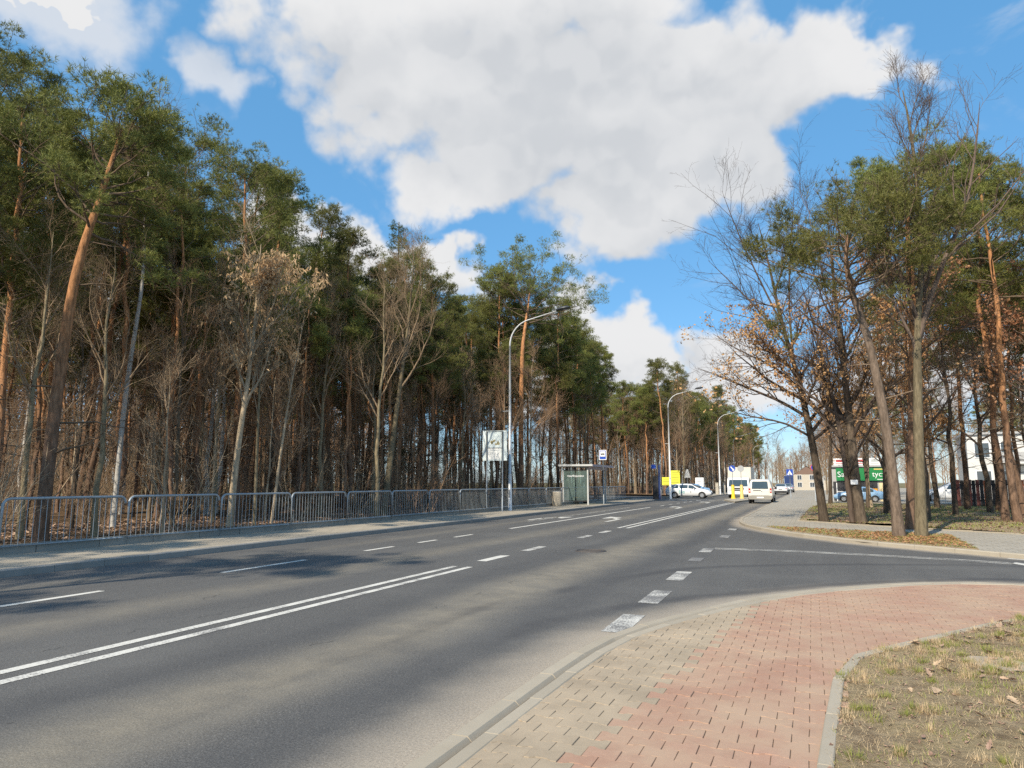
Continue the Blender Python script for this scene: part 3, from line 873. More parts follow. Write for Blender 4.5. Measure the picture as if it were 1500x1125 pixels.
X, Y = np.meshgrid(xs, ys); pts = np.stack([X.ravel(), Y.ravel()], 1); inn = inside(pts, plot_poly)
def plot_z(x, y): return 0.13 + hsum(x, y, 5, 0.05)
nx = len(xs); idx = np.arange((len(ys) - 1) * nx).reshape(len(ys) - 1, nx)[:, :-1].ravel()
Q = np.stack([idx, idx + 1, idx + nx + 1, idx + nx], 1); Q = Q[inn[Q].all(1)]
struct('lawn', Buf().add(np.c_[pts, plot_z(pts[:, 0], pts[:, 1])], Q).mesh('lawn', M['lawn'], True))
sheet('lawn_soil', plot_poly, 0.10, 'lawn')
kp = np.array([(-0.63, 31.0), (1.5, 28.75), (3.55, 26.85), (5.6, 25.4), (12, 21.0)])
kerb_run(footpath, kp, 1.0, 0.07, 0.0, 0.12, 'kerb', 1, 0.006, 'edging_stone')
kerb_run(footpath, np.array([(1.0, 58), (0.0, 50), (-0.45, 40), (-0.63, 31.0)]), 1.0, 0.07, 0.0, 0.12, 'kerb', 1, 0.006, 'edging_stone')

# left pavement with its kerb
sidewalk = sheet('sidewalk', [(-12.86, -25), (-12.86, 63), (-14.2, 65.5), (-16, 66.2), (-16, -25)], 0.125, 'sidewalk', th=0.12)
LK = np.array([(-12.75, -14), (-12.75, 62.5), (-13.1, 64.2), (-14.2, 65.6), (-16, 66.4)])
kerb_run(sidewalk, LK, 1.0, 0.15, -0.05, 0.135, 'kerb_dark', 1, 0.02)
# forest floor
def floor_z(x, y): return 0.17 + hsum(x, y, 9, 0.09, ((0.22, 0.19), (0.7, 0.6), (1.7, 1.5)))
xs = np.concatenate([np.arange(-60, -24, 1.5), np.arange(-24, -15.2, 0.4)]); ys = np.arange(-22, 67, 0.7)
me, _ = grid_sheet('forest_floor', xs, ys, floor_z, 'litter_soil', True); struct('forest_floor', me)
xs = np.arange(-70, -12.4, 1.2); ys = np.arange(86, 330, 2.0)
me, _ = grid_sheet('forest_floor', xs, ys, lambda X, Y: floor_z(X, Y) - 0.05, 'litter_soil', True); struct('forest_floor', me)
sheet('path', [(-12.6, 83), (-12.6, 330), (-10.6, 330), (-10.6, 84.5), (-11.3, 83)], 0.11, 'footpath', th=0.1)
# traffic island
isl = [(-5.75, 59.5), (-5.25, 66), (-5.35, 78), (-6.9, 78), (-7.35, 66.5)]
sheet('traffic_island', isl, 0.12, 'kerb', th=0.12)
sheet('parking_lot', [(1.2, 58.2), (45, 58.2), (45, 74), (1.5, 74)], 0.14, 'footpath')

# ================================================================== TREES
UP = np.array([0, 0, 1.0])


def along(P, Rr, idx, t):
    """point, tangent, radius on polylines P[idx] at parameter t in 0..1"""
    m = P.shape[1]; f = t * (m - 1); i = np.minimum(f.astype(int), m - 2); u = (f - i)[:, None]
    a_, b_ = P[idx, i], P[idx, i + 1]
    return a_ * (1 - u) + b_ * u, nrm(b_ - a_), Rr[idx, i] * (1 - u[:, 0]) + Rr[idx, i + 1] * u[:, 0]


def grow(r, P, Rr, n, t0, t1, ang, angj, length, lenj, up=0.0, wig=0.12, m=5, rr=0.55, rmin=0.004, upg=0.0, tpow=1.0, flat=0.0):
    """children of polylines; length may be a function of (t, parent index)"""
    K = P.shape[0]
    idx = np.repeat(np.arange(K), n); N = len(idx)
    t = t0 + (t1 - t0) * ((np.tile(np.arange(n), K) + r.random(N)) / n) ** tpow
    p, T, rad = along(P, Rr, idx, t)
    rnd = r.normal(size=(N, 3)); rnd[:, 2] *= (1 - flat)
    perp = nrm(rnd - (rnd * T).sum(1, keepdims=True) * T)
    a_ = (ang(t) if callable(ang) else ang) + r.normal(size=N) * angj
    d = np.cos(a_)[:, None] * T + np.sin(a_)[:, None] * perp
    d = nrm(d + UP * up)
    L = (length(t, idx) if callable(length) else length) * np.exp(r.normal(size=N) * lenj)
    out = np.zeros((N, m, 3)); out[:, 0] = p
    for i in range(1, m):
        out[:, i] = out[:, i - 1] + d * (L / (m - 1))[:, None]
        d = nrm(d + r.normal(size=(N, 3)) * wig + UP * upg)
    r0 = np.maximum(np.minimum(rad * rr, rad), rmin)
    fr = np.linspace(1, 0, m)[None] ** 0.9
    return out, rmin + (r0[:, None] - rmin) * fr, t, idx


def trunk_line(r, H, r0, m=14, wob=0.02, lean=(0, 0), curve=0.0, rt=0.03):
    z = np.linspace(0, 1, m)
    wx = np.cumsum(r.normal(size=m)) * wob; wy = np.cumsum(r.normal(size=m)) * wob
    wx -= wx[0]; wy -= wy[0]
    P = np.stack([wx * H * 0.1 + lean[0] * H * (z + curve * z * (1 - z)), wy * H * 0.1 + lean[1] * H * z, z * H], 1)
    rad = rt + (r0 - rt) * (1 - z) ** 0.8
    rad[0] *= 1.3
    P[0, 2] = -0.25
    return P[None], rad[None]


def shoots(r, p, d, blades=6, L=0.13, wdt=0.020, spread=0.75):
    """needle brushes: narrow blades fanning round each shoot"""
    N = len(p); d = nrm(d)
    ref = np.where((np.abs(d[:, 2]) < 0.8)[:, None], UP[None], np.array([[1.0, 0, 0]]))
    A = nrm(np.cross(d, ref)); B = np.cross(d, A)
    ph = r.random((N, 1)) * 6.28 + np.arange(blades)[None] * 6.28 / blades + r.normal(size=(N, blades)) * 0.3
    sp = spread * (0.6 + 0.8 * r.random((N, blades)))
    rad = np.cos(ph)[..., None] * A[:, None] + np.sin(ph)[..., None] * B[:, None]
    dir_ = nrm(d[:, None] * np.cos(sp)[..., None] + rad * np.sin(sp)[..., None])
    side = nrm(np.cross(dir_, r.normal(size=(N, blades, 3))))
    b0 = p[:, None] + d[:, None] * (r.random((N, blades, 1)) * L * 0.6)
    ln = L * (0.7 + 0.6 * r.random((N, blades, 1)))
    V = np.stack([b0 - side * wdt / 2, b0 + side * wdt / 2, b0 + dir_ * ln + side * wdt * 0.2], 2)
    return V.reshape(-1, 3), np.arange(N * blades * 3).reshape(-1, 3)


def quads_at(r, p, size, hang=0.0, jit=0.4, wid=0.34):
    """small folded leaves: two triangles hinged on the midrib"""
    N = len(p)
    a_ = nrm(r.normal(size=(N, 3)) + np.array([0, 0, -hang])); b_ = nrm(np.cross(a_, r.normal(size=(N, 3))))
    n_ = np.cross(a_, b_)
    s = size * (1 + jit * (r.random((N, 1)) - 0.5) * 2)
    V = np.stack([p, p + a_ * s * 0.5 + b_ * s * wid + n_ * s * 0.12, p + a_ * s, p + a_ * s * 0.5 - b_ * s * wid + n_ * s * 0.12], 1)
    f = np.arange(N)[:, None] * 4
    return V.reshape(-1, 3), np.concatenate([f + [0, 1, 2], f + [0, 2, 3]])


def ends(P, lo=0.55):
    m = P.shape[1]; i0 = max(1, int(lo * (m - 1)))
    pts = P[:, i0:].reshape(-1, 3); d = (P[:, i0:] - P[:, i0 - 1:-1]).reshape(-1, 3)
    return pts, d


class Tree: pass


def make_pine(seed, H=15.5, r0=0.17, cb=0.58, spread=2.6, lean=(0, 0), nb=27, dens=4, old=False, trunk=None, dead=14, flat=0.5, thin=1.0, upb=0.12):
    r = np.random.default_rng(seed); t_ = Tree()
    if trunk is None: TP, TR = trunk_line(r, H, r0, 16, 0.05, lean, r.normal() * 0.5)
    else:
        tp = np.asarray(trunk, float); s = np.linspace(0, 1, len(tp)); u = np.linspace(0, 1, 18)
        TP = np.stack([np.interp(u, s, tp[:, i]) for i in range(3)], 1)
        TP[1:-1] = (TP[:-2] + 2 * TP[1:-1] + TP[2:]) / 4
        TP = TP[None]; TR = (0.035 + (r0 - 0.035) * (1 - u) ** 0.75)[None]; TR[0, 0] *= 1.25
    t_.trunk = Buf().add(*tubes(TP, TR, 10))
    prof = lambda t, i: spread * np.clip(np.sin(np.pi * np.clip((t - cb) / (1.02 - cb) * 0.80 + 0.20, 0, 1)) ** 0.65, 0.16, 1) * (0.75 + 0.5 * r.random(len(t)))
    B1, R1, tt, _ = grow(r, TP, TR, nb, cb, 0.985, lambda t: 1.45 - 0.75 * (t - cb) / (1 - cb), 0.18, prof, 0.12, up=upb, wig=0.16, m=7, rr=0.42, rmin=0.010, upg=0.06)
    B2, R2, _, _ = grow(r, B1, R1, 5, 0.35, 1.0, 0.8, 0.2, lambda t, i: 1.0 * (1.2 - 0.5 * t) * (spread / 2.6), 0.25, up=0.12, wig=0.2, m=5, rr=0.5, rmin=0.007, upg=0.10, flat=flat)
    B3, R3, _, _ = grow(r, B2, R2, 4, 0.4, 1.0, 0.8, 0.3, 0.34, 0.3, up=0.15, wig=0.2, m=3, rr=0.5, rmin=0.004, upg=0.12)
    limb = Buf().add(*tubes(B1, R1, 5)).add(*tubes(B2, R2, 4)).add(*tubes(B3, R3, 3))
    # dead stubs and twiggy lower whorls
    if dead:
        S1, SR, _, _ = grow(r, TP, TR, dead, 0.16, cb, 1.45, 0.2, 1.25, 0.5, up=-0.05, wig=0.14, m=5, rr=0.22, rmin=0.005)
        S2, SR2, _, _ = grow(r, S1, SR, 4, 0.3, 1.0, 0.8, 0.3, 0.5, 0.4, wig=0.2, m=3, rr=0.5, rmin=0.003)
        limb.add(*tubes(S1, SR, 4)).add(*tubes(S2, SR2, 3))
    t_.limb = limb
    # needles sit in dense cushions at the branch ends
    cen_ = np.concatenate([B2[:, -1], B2[:, -2][r.random(len(B2)) < 0.25], B1[:, -1]])
    k = r.random(len(cen_)) < 0.8 * thin; cen_ = cen_[k]
    nsh = dens * 11
    sz = (0.22 + 0.26 * r.random((len(cen_), 1, 1))) * min(1.25, 0.75 + spread / 10)
    off = nrm(r.normal(size=(len(cen_), nsh, 3))) * (r.random((len(cen_), nsh, 1)) ** 0.45)
    off[..., 2] = off[..., 2] * 0.6 + 0.15
    p = (cen_[:, None] + off * sz).reshape(-1, 3)
    d = (nrm(off) * 0.8 + UP * 0.8 + r.normal(size=off.shape) * 0.3).reshape(-1, 3)
    p3, d3 = ends(B3, 0.5); p = np.concatenate([p, p3]); d = np.concatenate([d, d3 * 3 + r.normal(size=(len(p3), 3)) * 0.4])
    t_.leaf = Buf().add(*shoots(r, p, d, 7, 0.145, 0.017))
    t_.mats = ('bark_pine_old' if old else 'bark_pine', 'twig_dead', 'needle')
    t_.names = ('trunk', 'branches', 'crown')
    return t_


def make_spruce(seed, H=15, r0=0.15, spread=2.0):
    r = np.random.default_rng(seed); t_ = Tree()
    TP, TR = trunk_line(r, H, r0, 12, 0.01)
    t_.trunk = Buf().add(*tubes(TP, TR, 8))
    B1, R1, _, _ = grow(r, TP, TR, 90, 0.12, 0.99, 1.5, 0.12, lambda t, i: spread * (1.04 - t) ** 0.8 + 0.12, 0.15, up=-0.05, wig=0.06, m=6, rr=0.25, rmin=0.006, upg=0.03)
    B2, R2, _, _ = grow(r, B1, R1, 9, 0.15, 1.0, 0.95, 0.2, lambda t, i: 0.42 * (1.2 - 0.7 * t), 0.25, wig=0.1, m=3, rr=0.4, rmin=0.004, flat=0.8)
    t_.limb = Buf().add(*tubes(B1, R1, 4)).add(*tubes(B2, R2, 3))
    p, d = ends(B2, 0.0); p1, d1 = ends(B1, 0.3)
    p = np.concatenate([np.repeat(p, 2, 0), np.repeat(p1, 3, 0)]); d = np.concatenate([np.repeat(d, 2, 0), np.repeat(d1, 3, 0)])
    p = p + r.normal(size=p.shape) * 0.05
    t_.leaf = Buf().add(*shoots(r, p, nrm(d) + r.normal(size=d.shape) * 0.4, 5, 0.13, 0.022))
    t_.mats = ('bark_grey', 'twig_dead', 'needle_spruce'); t_.names = ('trunk', 'branches', 'crown')
    return t_


def make_bare(seed, H=11, r0=0.13, fork=0.4, n1=12, n2=8, n3=6, n4=3, ang=0.55, up=0.28, spread=0.45, bark='bark_grey', twig='twig', leaf=None, nleaf=0, trunk=None, limbs=None, size=0.10, hang=0.3, lean=(0, 0), upg=0.07, leaf_top=99.0, m1=8):
    r = np.random.default_rng(seed); t_ = Tree()
    if trunk is None: TP, TR = trunk_line(r, H, r0, 12, 0.06, lean, r.normal() * 0.4, 0.012)
    else:
        tp = np.asarray(trunk, float); s = np.linspace(0, 1, len(tp)); u = np.linspace(0, 1, 16)
        TP = np.stack([np.interp(u, s, tp[:, i]) for i in range(3)], 1); TP[1:-1] = (TP[:-2] + 2 * TP[1:-1] + TP[2:]) / 4
        TP = TP[None]; TR = (0.012 + (r0 - 0.012) * (1 - u) ** 0.8)[None]; TR[0, 0] *= 1.25
        H = float(tp[-1, 2])
    t_.trunk = Buf().add(*tubes(TP, TR, 10))
    B1, R1, _, _ = grow(r, TP, TR, n1, fork, 0.97, lambda t: ang * (1.45 - 0.6 * t), 0.15, lambda t, i: H * spread * (1.15 - 0.8 * t), 0.2, up=up, wig=0.13, m=m1, rr=0.55, rmin=0.006, upg=upg)
    if limbs:
        for lb in limbs:
            lp = np.asarray(lb[0], float); s = np.linspace(0, 1, len(lp)); u = np.linspace(0, 1, m1)
            q = np.stack([np.interp(u, s, lp[:, i]) for i in range(3)], 1); q[1:-1] = (q[:-2] + 2 * q[1:-1] + q[2:]) / 4
            B1 = np.concatenate([B1, q[None]]); R1 = np.concatenate([R1, (0.006 + (lb[1] - 0.006) * (1 - u) ** 0.8)[None]])
    ln = np.linalg.norm(B1[:, -1] - B1[:, 0], axis=1)
    B2, R2, _, _ = grow(r, B1, R1, n2, 0.18, 1.0, 0.62, 0.18, lambda t, i: ln[i] * 0.42 * (1.2 - 0.6 * t), 0.25, up=up * 0.5, wig=0.16, m=5, rr=0.5, rmin=0.004, upg=upg * 0.8)
    l2 = np.linalg.norm(B2[:, -1] - B2[:, 0], axis=1)
    B3, R3, _, _ = grow(r, B2, R2, n3, 0.15, 1.0, 0.65, 0.2, lambda t, i: np.minimum(l2[i] * 0.5, 0.9) * (1.15 - 0.4 * t), 0.25, up=0.1, wig=0.18, m=4, rr=0.5, rmin=0.003, upg=upg)
    lb_ = Buf().add(*tubes(B1, R1, 6)).add(*tubes(B2, R2, 4)).add(*tubes(B3, R3, 3))
    src = B3
    if n4:
        B4, R4, _, _ = grow(r, B3, R3, n4, 0.2, 1.0, 0.6, 0.2, 0.30, 0.3, up=0.1, wig=0.15, m=3, rr=0.6, rmin=0.0028)
        lb_.add(*tubes(B4, R4, 3)); src = B4
    t_.limb = lb_
    t_.leaf = None
    if leaf:
        p, d = ends(src, 0.3)
        p = p[p[:, 2] < leaf_top]
        # leaves hang on in groups
        key = np.sin(p[:, 0] * 1.7 + seed) + np.sin(p[:, 1] * 1.9 + 2 * seed) + np.sin(p[:, 2] * 1.6)
        pr = np.clip((key + 1.2) / 2.2, 0.05, 1) ** 2
        pick = r.choice(len(p), size=min(nleaf, len(p) * 3), p=pr / pr.sum())
        p = p[pick] + r.normal(size=(len(pick), 3)) * 0.05
        t_.leaf = Buf().add(*quads_at(r, p, size, hang, 0.4, 0.16 if leaf == 'samara' else 0.34))
    t_.mats = (bark, twig, leaf); t_.names = ('trunk', 'branches', 'crown')
    if leaf is None: t_.names = ('trunk', 'crown', None)
    return t_


def tree_object(t_, name, label, cat, loc, rz=0.0, sc=1.0, group=None):
    o = thing(name, label, cat, loc, rz, group); o.scale = (sc, sc, sc)
    for i, bf in enumerate((t_.trunk, t_.limb, t_.leaf)):
        if bf is None: continue
        if not hasattr(t_, 'mesh'): t_.mesh = {}
        if i not in t_.mesh: t_.mesh[i] = bf.mesh(t_.names[i], M[t_.mats[i]], i < 2)
        obj(t_.names[i], t_.mesh[i], o)
    return o


PINES = [make_pine(11, 15.0, 0.13, 0.52, 2.3), make_pine(12, 16.5, 0.145, 0.50, 2.6, (0.03, 0.01)), make_pine(13, 14.0, 0.12, 0.45, 2.4, (-0.03, 0.02)),
         make_pine(14, 16.0, 0.13, 0.60, 2.1, (0.02, -0.03)), make_pine(15, 13.0, 0.11, 0.52, 2.0, (0.04, 0.0), 26), make_pine(16, 15.5, 0.15, 0.46, 2.9, (0, 0.03), 34), make_pine(17, 14.5, 0.12, 0.62, 1.9, (0.0, 0.04), 24)]
BARES = [make_bare(31, 10.5, 0.10, 0.35), make_bare(32, 9.0, 0.085, 0.3, 11, ang=0.7, spread=0.5), make_bare(33, 12.0, 0.12, 0.4, 12, bark='bark_olive', twig='twig_grey', spread=0.36),
         make_bare(34, 8.0, 0.07, 0.22, 12, ang=0.75, spread=0.5, bark='bark_tan', twig='twig'), make_bare(35, 11.0, 0.10, 0.42, 11, bark='bark_dark', ang=0.8, up=0.15, spread=0.42),
         make_bare(36, 6.5, 0.05, 0.15, 10, 7, 5, 2, ang=0.6, spread=0.5, bark='bark_tan', twig='twig_grey')]
def make_shrub(seed, H=3.2, n=9, bark='twig'):
    r = np.random.default_rng(seed); t_ = Tree()
    base = np.zeros((n, 6, 3)); a_ = r.random(n) * 6.28; ln = H * (0.55 + 0.55 * r.random(n)); tilt = 0.12 + 0.5 * r.random(n)
    d = np.stack([np.cos(a_) * np.sin(tilt), np.sin(a_) * np.sin(tilt), np.cos(tilt)], 1); base[:, 0, :2] = r.normal(size=(n, 2)) * 0.12; base[:, 0, 2] = -0.1
    for i in range(1, 6): base[:, i] = base[:, i - 1] + d * (ln / 5)[:, None]; d = nrm(d + r.normal(size=(n, 3)) * 0.12 + UP * 0.05)
    br = np.linspace(1, 0.2, 6)[None] * (0.010 + 0.012 * r.random((n, 1)))
    B2, R2, _, _ = grow(r, base, br, 8, 0.2, 1, 0.7, 0.2, lambda t, i: 0.85 * (1.2 - 0.6 * t) * H / 3.2, 0.3, up=0.15, m=4, rmin=0.004, rr=0.6)
    B3, R3, _, _ = grow(r, B2, R2, 5, 0.2, 1, 0.7, 0.2, 0.34, 0.3, m=3, rmin=0.003, rr=0.6)
    t_.trunk = Buf().add(*tubes(base, br, 5)); t_.limb = Buf().add(*tubes(B2, R2, 3)).add(*tubes(B3, R3, 3)); t_.leaf = None
    t_.mats = (bark, bark, None); t_.names = ('stems', 'crown', None)
    return t_
SHRUBS = [make_shrub(51), make_shrub(52, 2.4, 8, 'twig_grey'), make_shrub(53, 4.2, 7), make_shrub(54, 3.6, 6, 'bark_tan')]
BIRCH = [make_bare(41, 14.0, 0.12, 0.45, 14, 7, 6, 3, ang=0.55, up=0.25, spread=0.25, bark='bark_birch', twig='twig'), make_bare(42, 12.5, 0.10, 0.4, 12, 7, 6, 3, ang=0.6, spread=0.28, bark='bark_birch', twig='twig_grey', lean=(0.04, 0.03))]
SPRUCE = [make_spruce(61, 18.0), make_spruce(62, 16.0, 0.13, 1.7)]

POLES = [make_pine(21, 11.0, 0.075, 0.68, 1.3, (0.03, 0.0), 14, 3, dead=7), make_pine(22, 10.0, 0.065, 0.74, 1.1, (-0.04, 0.02), 12, 3, dead=6), make_pine(23, 12.0, 0.085, 0.72, 1.4, (0.0, -0.04), 14, 3, dead=7)]
fr = np.random.default_rng(101)
PLACED = []
def free(x, y, d):
    return all((x - a_) ** 2 + (y - b_) ** 2 > d * d for a_, b_ in PLACED)

# ---- single trees of the wood that can be told apart
def hero(t_, name, label, cat, loc, rz=0.0, sc=1.0):
    PLACED.append((loc[0], loc[1])); return tree_object(t_, name, label, cat, loc, rz, sc)

hero(make_pine(201, old=False, r0=0.165, cb=0.60, spread=2.2, nb=26, trunk=[(0, 0, -0.3), (0.05, 0.0, 1.8), (0.0, 0.1, 3.9), (0.0, 0.25, 6.4), (0.05, 0.4, 7.6), (0.05, 0.7, 8.8), (0.0, 1.0, 10.0), (0.1, 1.2, 11.2)], dead=8),
     'pine_tree', 'thick leaning pine with bare orange trunk close behind the railing', 'tree', (-17.3, 11.75, 0.1))
hero(make_bare(202, 13.5, 0.09, 0.5, 13, 7, 6, 3, ang=0.6, spread=0.26, bark='bark_birch', twig='twig', trunk=[(0, 0, -0.3), (0, 0.1, 4.5), (0.1, 0.4, 8.5), (0, 0.3, 11.5), (0, 0.5, 14.2)]),
     'birch_tree', 'white barked birch rising among the pines above their crowns', 'tree', (-21.0, 16.6, 0.1))
hero(make_bare(203, 9.6, 0.115, 0.32, 14, 8, 5, 2, ang=0.5, up=0.35, spread=0.42, bark='bark_tan', twig='bark_tan', leaf='samara', nleaf=3000, size=0.16, hang=1.8, leaf_top=9.4,
               trunk=[(0, 0, -0.3), (0.0, 0.22, 2.6), (0.0, 0.5, 4.7), (0.0, 0.7, 6.6), (0, 0.8, 9.6)]),
     'maple_tree', 'bare pale maple hung with dry tan seed clusters behind the railing', 'tree', (-17.0, 17.5, 0.1))
hero(make_bare(204, 6.0, 0.06, 0.45, 9, 6, 5, 2, ang=0.45, up=0.35, spread=0.35, bark='bark_olive', twig='twig_grey', trunk=[(0, 0, -0.3), (0, -0.05, 2.5), (0, -0.1, 5.0), (0.1, 0, 7.5)]),
     'sapling', 'slim straight sapling with pale stem beside the seed-hung maple', 'tree', (-17.0, 18.65, 0.1))
hero(make_bare(205, 6.0, 0.055, 0.4, 9, 6, 5, 2, ang=0.45, up=0.35, spread=0.35, bark='bark_tan', twig='twig_grey', trunk=[(0, 0, -0.3), (0, 0.35, 2.5), (0, 0.75, 5.0), (0.1, 1.2, 7.6)]),
     'sapling', 'thin slanting sapling with tan stem behind the railing', 'tree', (-17.05, 19.45, 0.1))
hero(make_bare(206, 11.5, 0.16, 0.45, 13, 8, 7, 3, ang=0.6, spread=0.42, bark='bark_olive', twig='twig_grey', trunk=[(0, 0, -0.3), (0, 0.6, 3.0), (0, 1.2, 6.0), (0.1, 1.7, 9.1), (0.2, 1.9, 12.5)]),
     'bare_tree', 'bare slanting tree with olive trunk forking into spread grey limbs', 'tree', (-17.6, 27.2, 0.1))
hero(make_pine(207, r0=0.20, cb=0.66, spread=4.6, nb=34, upb=0.0, trunk=[(0, 0, -0.3), (0, 0, 6), (0.1, 0.05, 11.0), (0.2, 0.7, 13.4), (0.2, 1.3, 15.4)], dead=10),
     'pine_tree', 'tall orange pine with broad flat crown towering beside the street lamp', 'tree', (-18.4, 45.5, 0.1))
hero(make_bare(208, 9.5, 0.11, 0.4, 12, 8, 7, 3, ang=0.75, up=0.15, spread=0.45, bark='bark_tan', twig='twig', trunk=[(0, 0, -0.3), (0.1, 0.1, 3), (0.1, 0.25, 6), (0.2, 0.2, 9.5)]),
     'bare_tree', 'bare tan trunked tree next to the broad-crowned pine', 'tree', (-17.5, 44.6, 0.1))
hero(SPRUCE[0], 'spruce_tree', 'taller of two pointed spruces rising above the wood', 'tree', (-26, 41.4, 0.1), 0.4, 1.10)
hero(SPRUCE[1], 'spruce_tree', 'smaller pointed spruce beside the taller spruce', 'tree', (-26, 45.0, 0.1), 1.4, 1.14)

LAB = {'pine': ('pine_tree', 'Scots pine with green crown and orange upper trunk in the wood behind the railing', 'tree', 'pines of the roadside wood'),
       'bare': ('bare_tree', 'leafless brown twigged tree among the pines behind the railing', 'tree', 'bare trees of the roadside wood'),
       'shrub': ('shrub', 'leafless twiggy brown shrub under the pines behind the railing', 'shrub', 'undergrowth of the roadside wood'),
       'pole': ('young_pine', 'x', 'tree', 'young pines of the roadside wood'),
       'birch': ('birch_tree', 'slender leafless birch with white bark deep in the wood', 'tree', 'birches of the roadside wood'),
       'fpine': ('pine_tree', 'green crowned pine of the wood beyond the side street', 'tree', 'pines beyond the side street'),
       'fbare': ('bare_tree', 'leafless brown tree of the wood beyond the side street', 'tree', 'bare trees beyond the side street')}
ALL_BARE = BARES + BIRCH
LOOK = {'pine': ['straight pine with a high narrow green crown', 'tall pine with a deep rounded green crown', 'shorter pine with a low-set bushy crown', 'very tall slim pine with a small tufted crown', 'young thin pine with a light open crown', 'thick-stemmed pine with a wide heavy crown', 'pole-like pine with a sparse topknot crown'],
        'bare': ['bare tree with steep brown limbs', 'bare spreading tree with low wide limbs', 'bare olive stemmed tree with narrow grey top', 'bare tan stemmed tree branching from near the ground', 'bare blackish tree with level crooked limbs', 'thin tan sapling with feathery grey twigs', 'slender white barked birch', 'leaning thin white barked birch'],
        'shrub': ['leafless brown shrub of many fanned stems', 'low grey-brown twiggy shrub', 'high loose leafless shrub of thin rods', 'tan rod-like shrub with few stems']}
LOOK['pole'] = ['thin pole-like young pine with dead side twigs', 'spindly bent young pine with tiny tuft', 'thin tall suppressed pine with dry lower whorls']
LOOK['birch'] = LOOK['bare'][6:]
def plant(kind, protos, x, y, s0, s1):
    PLACED.append((x, y)); n_, l_, c_, g_ = LAB[kind]
    pk = int(fr.integers(len(protos)))
    pi = ALL_BARE.index(protos[pk]) if protos[pk] in ALL_BARE and kind != 'birch' else pk; fam = {'fshrub': 'shrub', 'fpine': 'pine', 'bgp': 'pine', 'fbare': 'bare', 'bg': 'bare', 'ave': 'bare'}.get(kind, kind)
    place = {'fshrub': 'beyond the side street', 'fpine': 'beyond the side street', 'fbare': 'beyond the side street', 'bg': 'behind the shop', 'bgp': 'behind the shop', 'ave': 'along the far footpath'}.get(kind)
    if place is None: place = 'right behind the railing' if x > -19.6 else ('in the wood behind the railing' if x > -28 else 'deep in the wood')
    lab = LOOK[fam][pi] + ' ' + place
    sc_ = fr.uniform(s0, s1)
    if kind in ('pine', 'bare', 'birch'): sc_ = min(sc_, height_cap(x, y) * fr.uniform(0.86, 1.0) / ((HT['pine'][pi] + 0.5) if kind == 'pine' else HT['bare'][pi] + 1.5 if kind == 'bare' else 15.5))
    if fam == 'bare' and pi >= 6: n_ = 'birch_tree'
    return tree_object(protos[pk], n_, lab, c_, (x, y, 0.08), fr.random() * 6.28, sc_, g_ + ', ' + lab.split(' with ')[0])

HT = {'pine': [15.0, 16.5, 14.0, 16.0, 13.0, 15.5, 14.5], 'bare': [10.5, 9.0, 12.0, 8.0, 11.0, 6.5, 14, 12.5]}
SKY_Y = [9, 13, 16, 18, 20, 23, 27, 34, 42, 52, 61, 78, 90]; SKY_H = [13.8, 13.0, 14.8, 15.6, 14.6, 15.4, 14.4, 15.4, 16.4, 18.8, 17.8, 16.2, 13.6]
def height_cap(x, y):
    """the wood gets higher away from the road: slope of its canopy as seen along each bearing"""
    ye = y * 20.0 / max(1.0, -x); h = float(np.interp(ye, SKY_Y, SKY_H))
    return 1.6 + (h - 1.6) * max(0.9, min(1.7, -x / 20.0))

def scatter(kind, protos, n, xr, yr, d, s0, s1, cond=None):
    k = 0
    for _ in range(n * 40):
        if k >= n: break
        x, y = fr.uniform(*xr), fr.uniform(*yr)
        if cond is not None and not cond(x, y): continue
        if not free(x, y, d): continue
        plant(kind, protos, x, y, s0, s1); k += 1

view = lambda x, y: y > -x * 0.60 - 3.0
# the front rank along the railing, then the depth of the wood
scatter('pine', PINES, 30, (-24.5, -20.3), (9, 64), 1.9, 0.86, 1.06, view)
scatter('bare', [BARES[0], BARES[2], BARES[5], BARES[5]], 20, (-20.5, -16.7), (13, 62), 1.3, 0.5, 0.85, view)
scatter('pine', PINES, 90, (-50, -23), (12, 66), 2.0, 0.88, 1.1, view)
scatter('bare', BARES, 56, (-58, -21), (12, 66), 1.3, 0.6, 1.0, view)
scatter('birch', BIRCH, 6, (-38, -24), (14, 64), 1.4, 0.85, 1.1, view)
scatter('bare', BARES, 34, (-25, -18.2), (10, 64), 1.1, 0.5, 0.85, view)
scatter('shrub', SHRUBS, 80, (-24, -16.4), (9, 63), 0.8, 0.45, 0.95, view)
scatter('shrub', SHRUBS, 70, (-38, -22), (14, 66), 1.0, 0.7, 1.15, view)
scatter('shrub', SHRUBS, 100, (-60, -38), (22, 66), 1.0, 1.1, 1.7, view)
for x, y, k_ in ((-17.6, 55.5, 1.0), (-18.6, 58.2, 1.04), (-17.5, 60.6, 0.98), (-19.2, 62.6, 1.0), (-17.7, 64.6, 0.92), (-19.8, 65.6, 0.96), (-18.4, 52.4, 1.0), (-21.5, 64.2, 1.05)): plant('pine', PINES, x, y, k_ - 0.04, k_)
scatter('pole', POLES, 70, (-34, -17.4), (10, 64), 1.0, 0.8, 1.1, view)
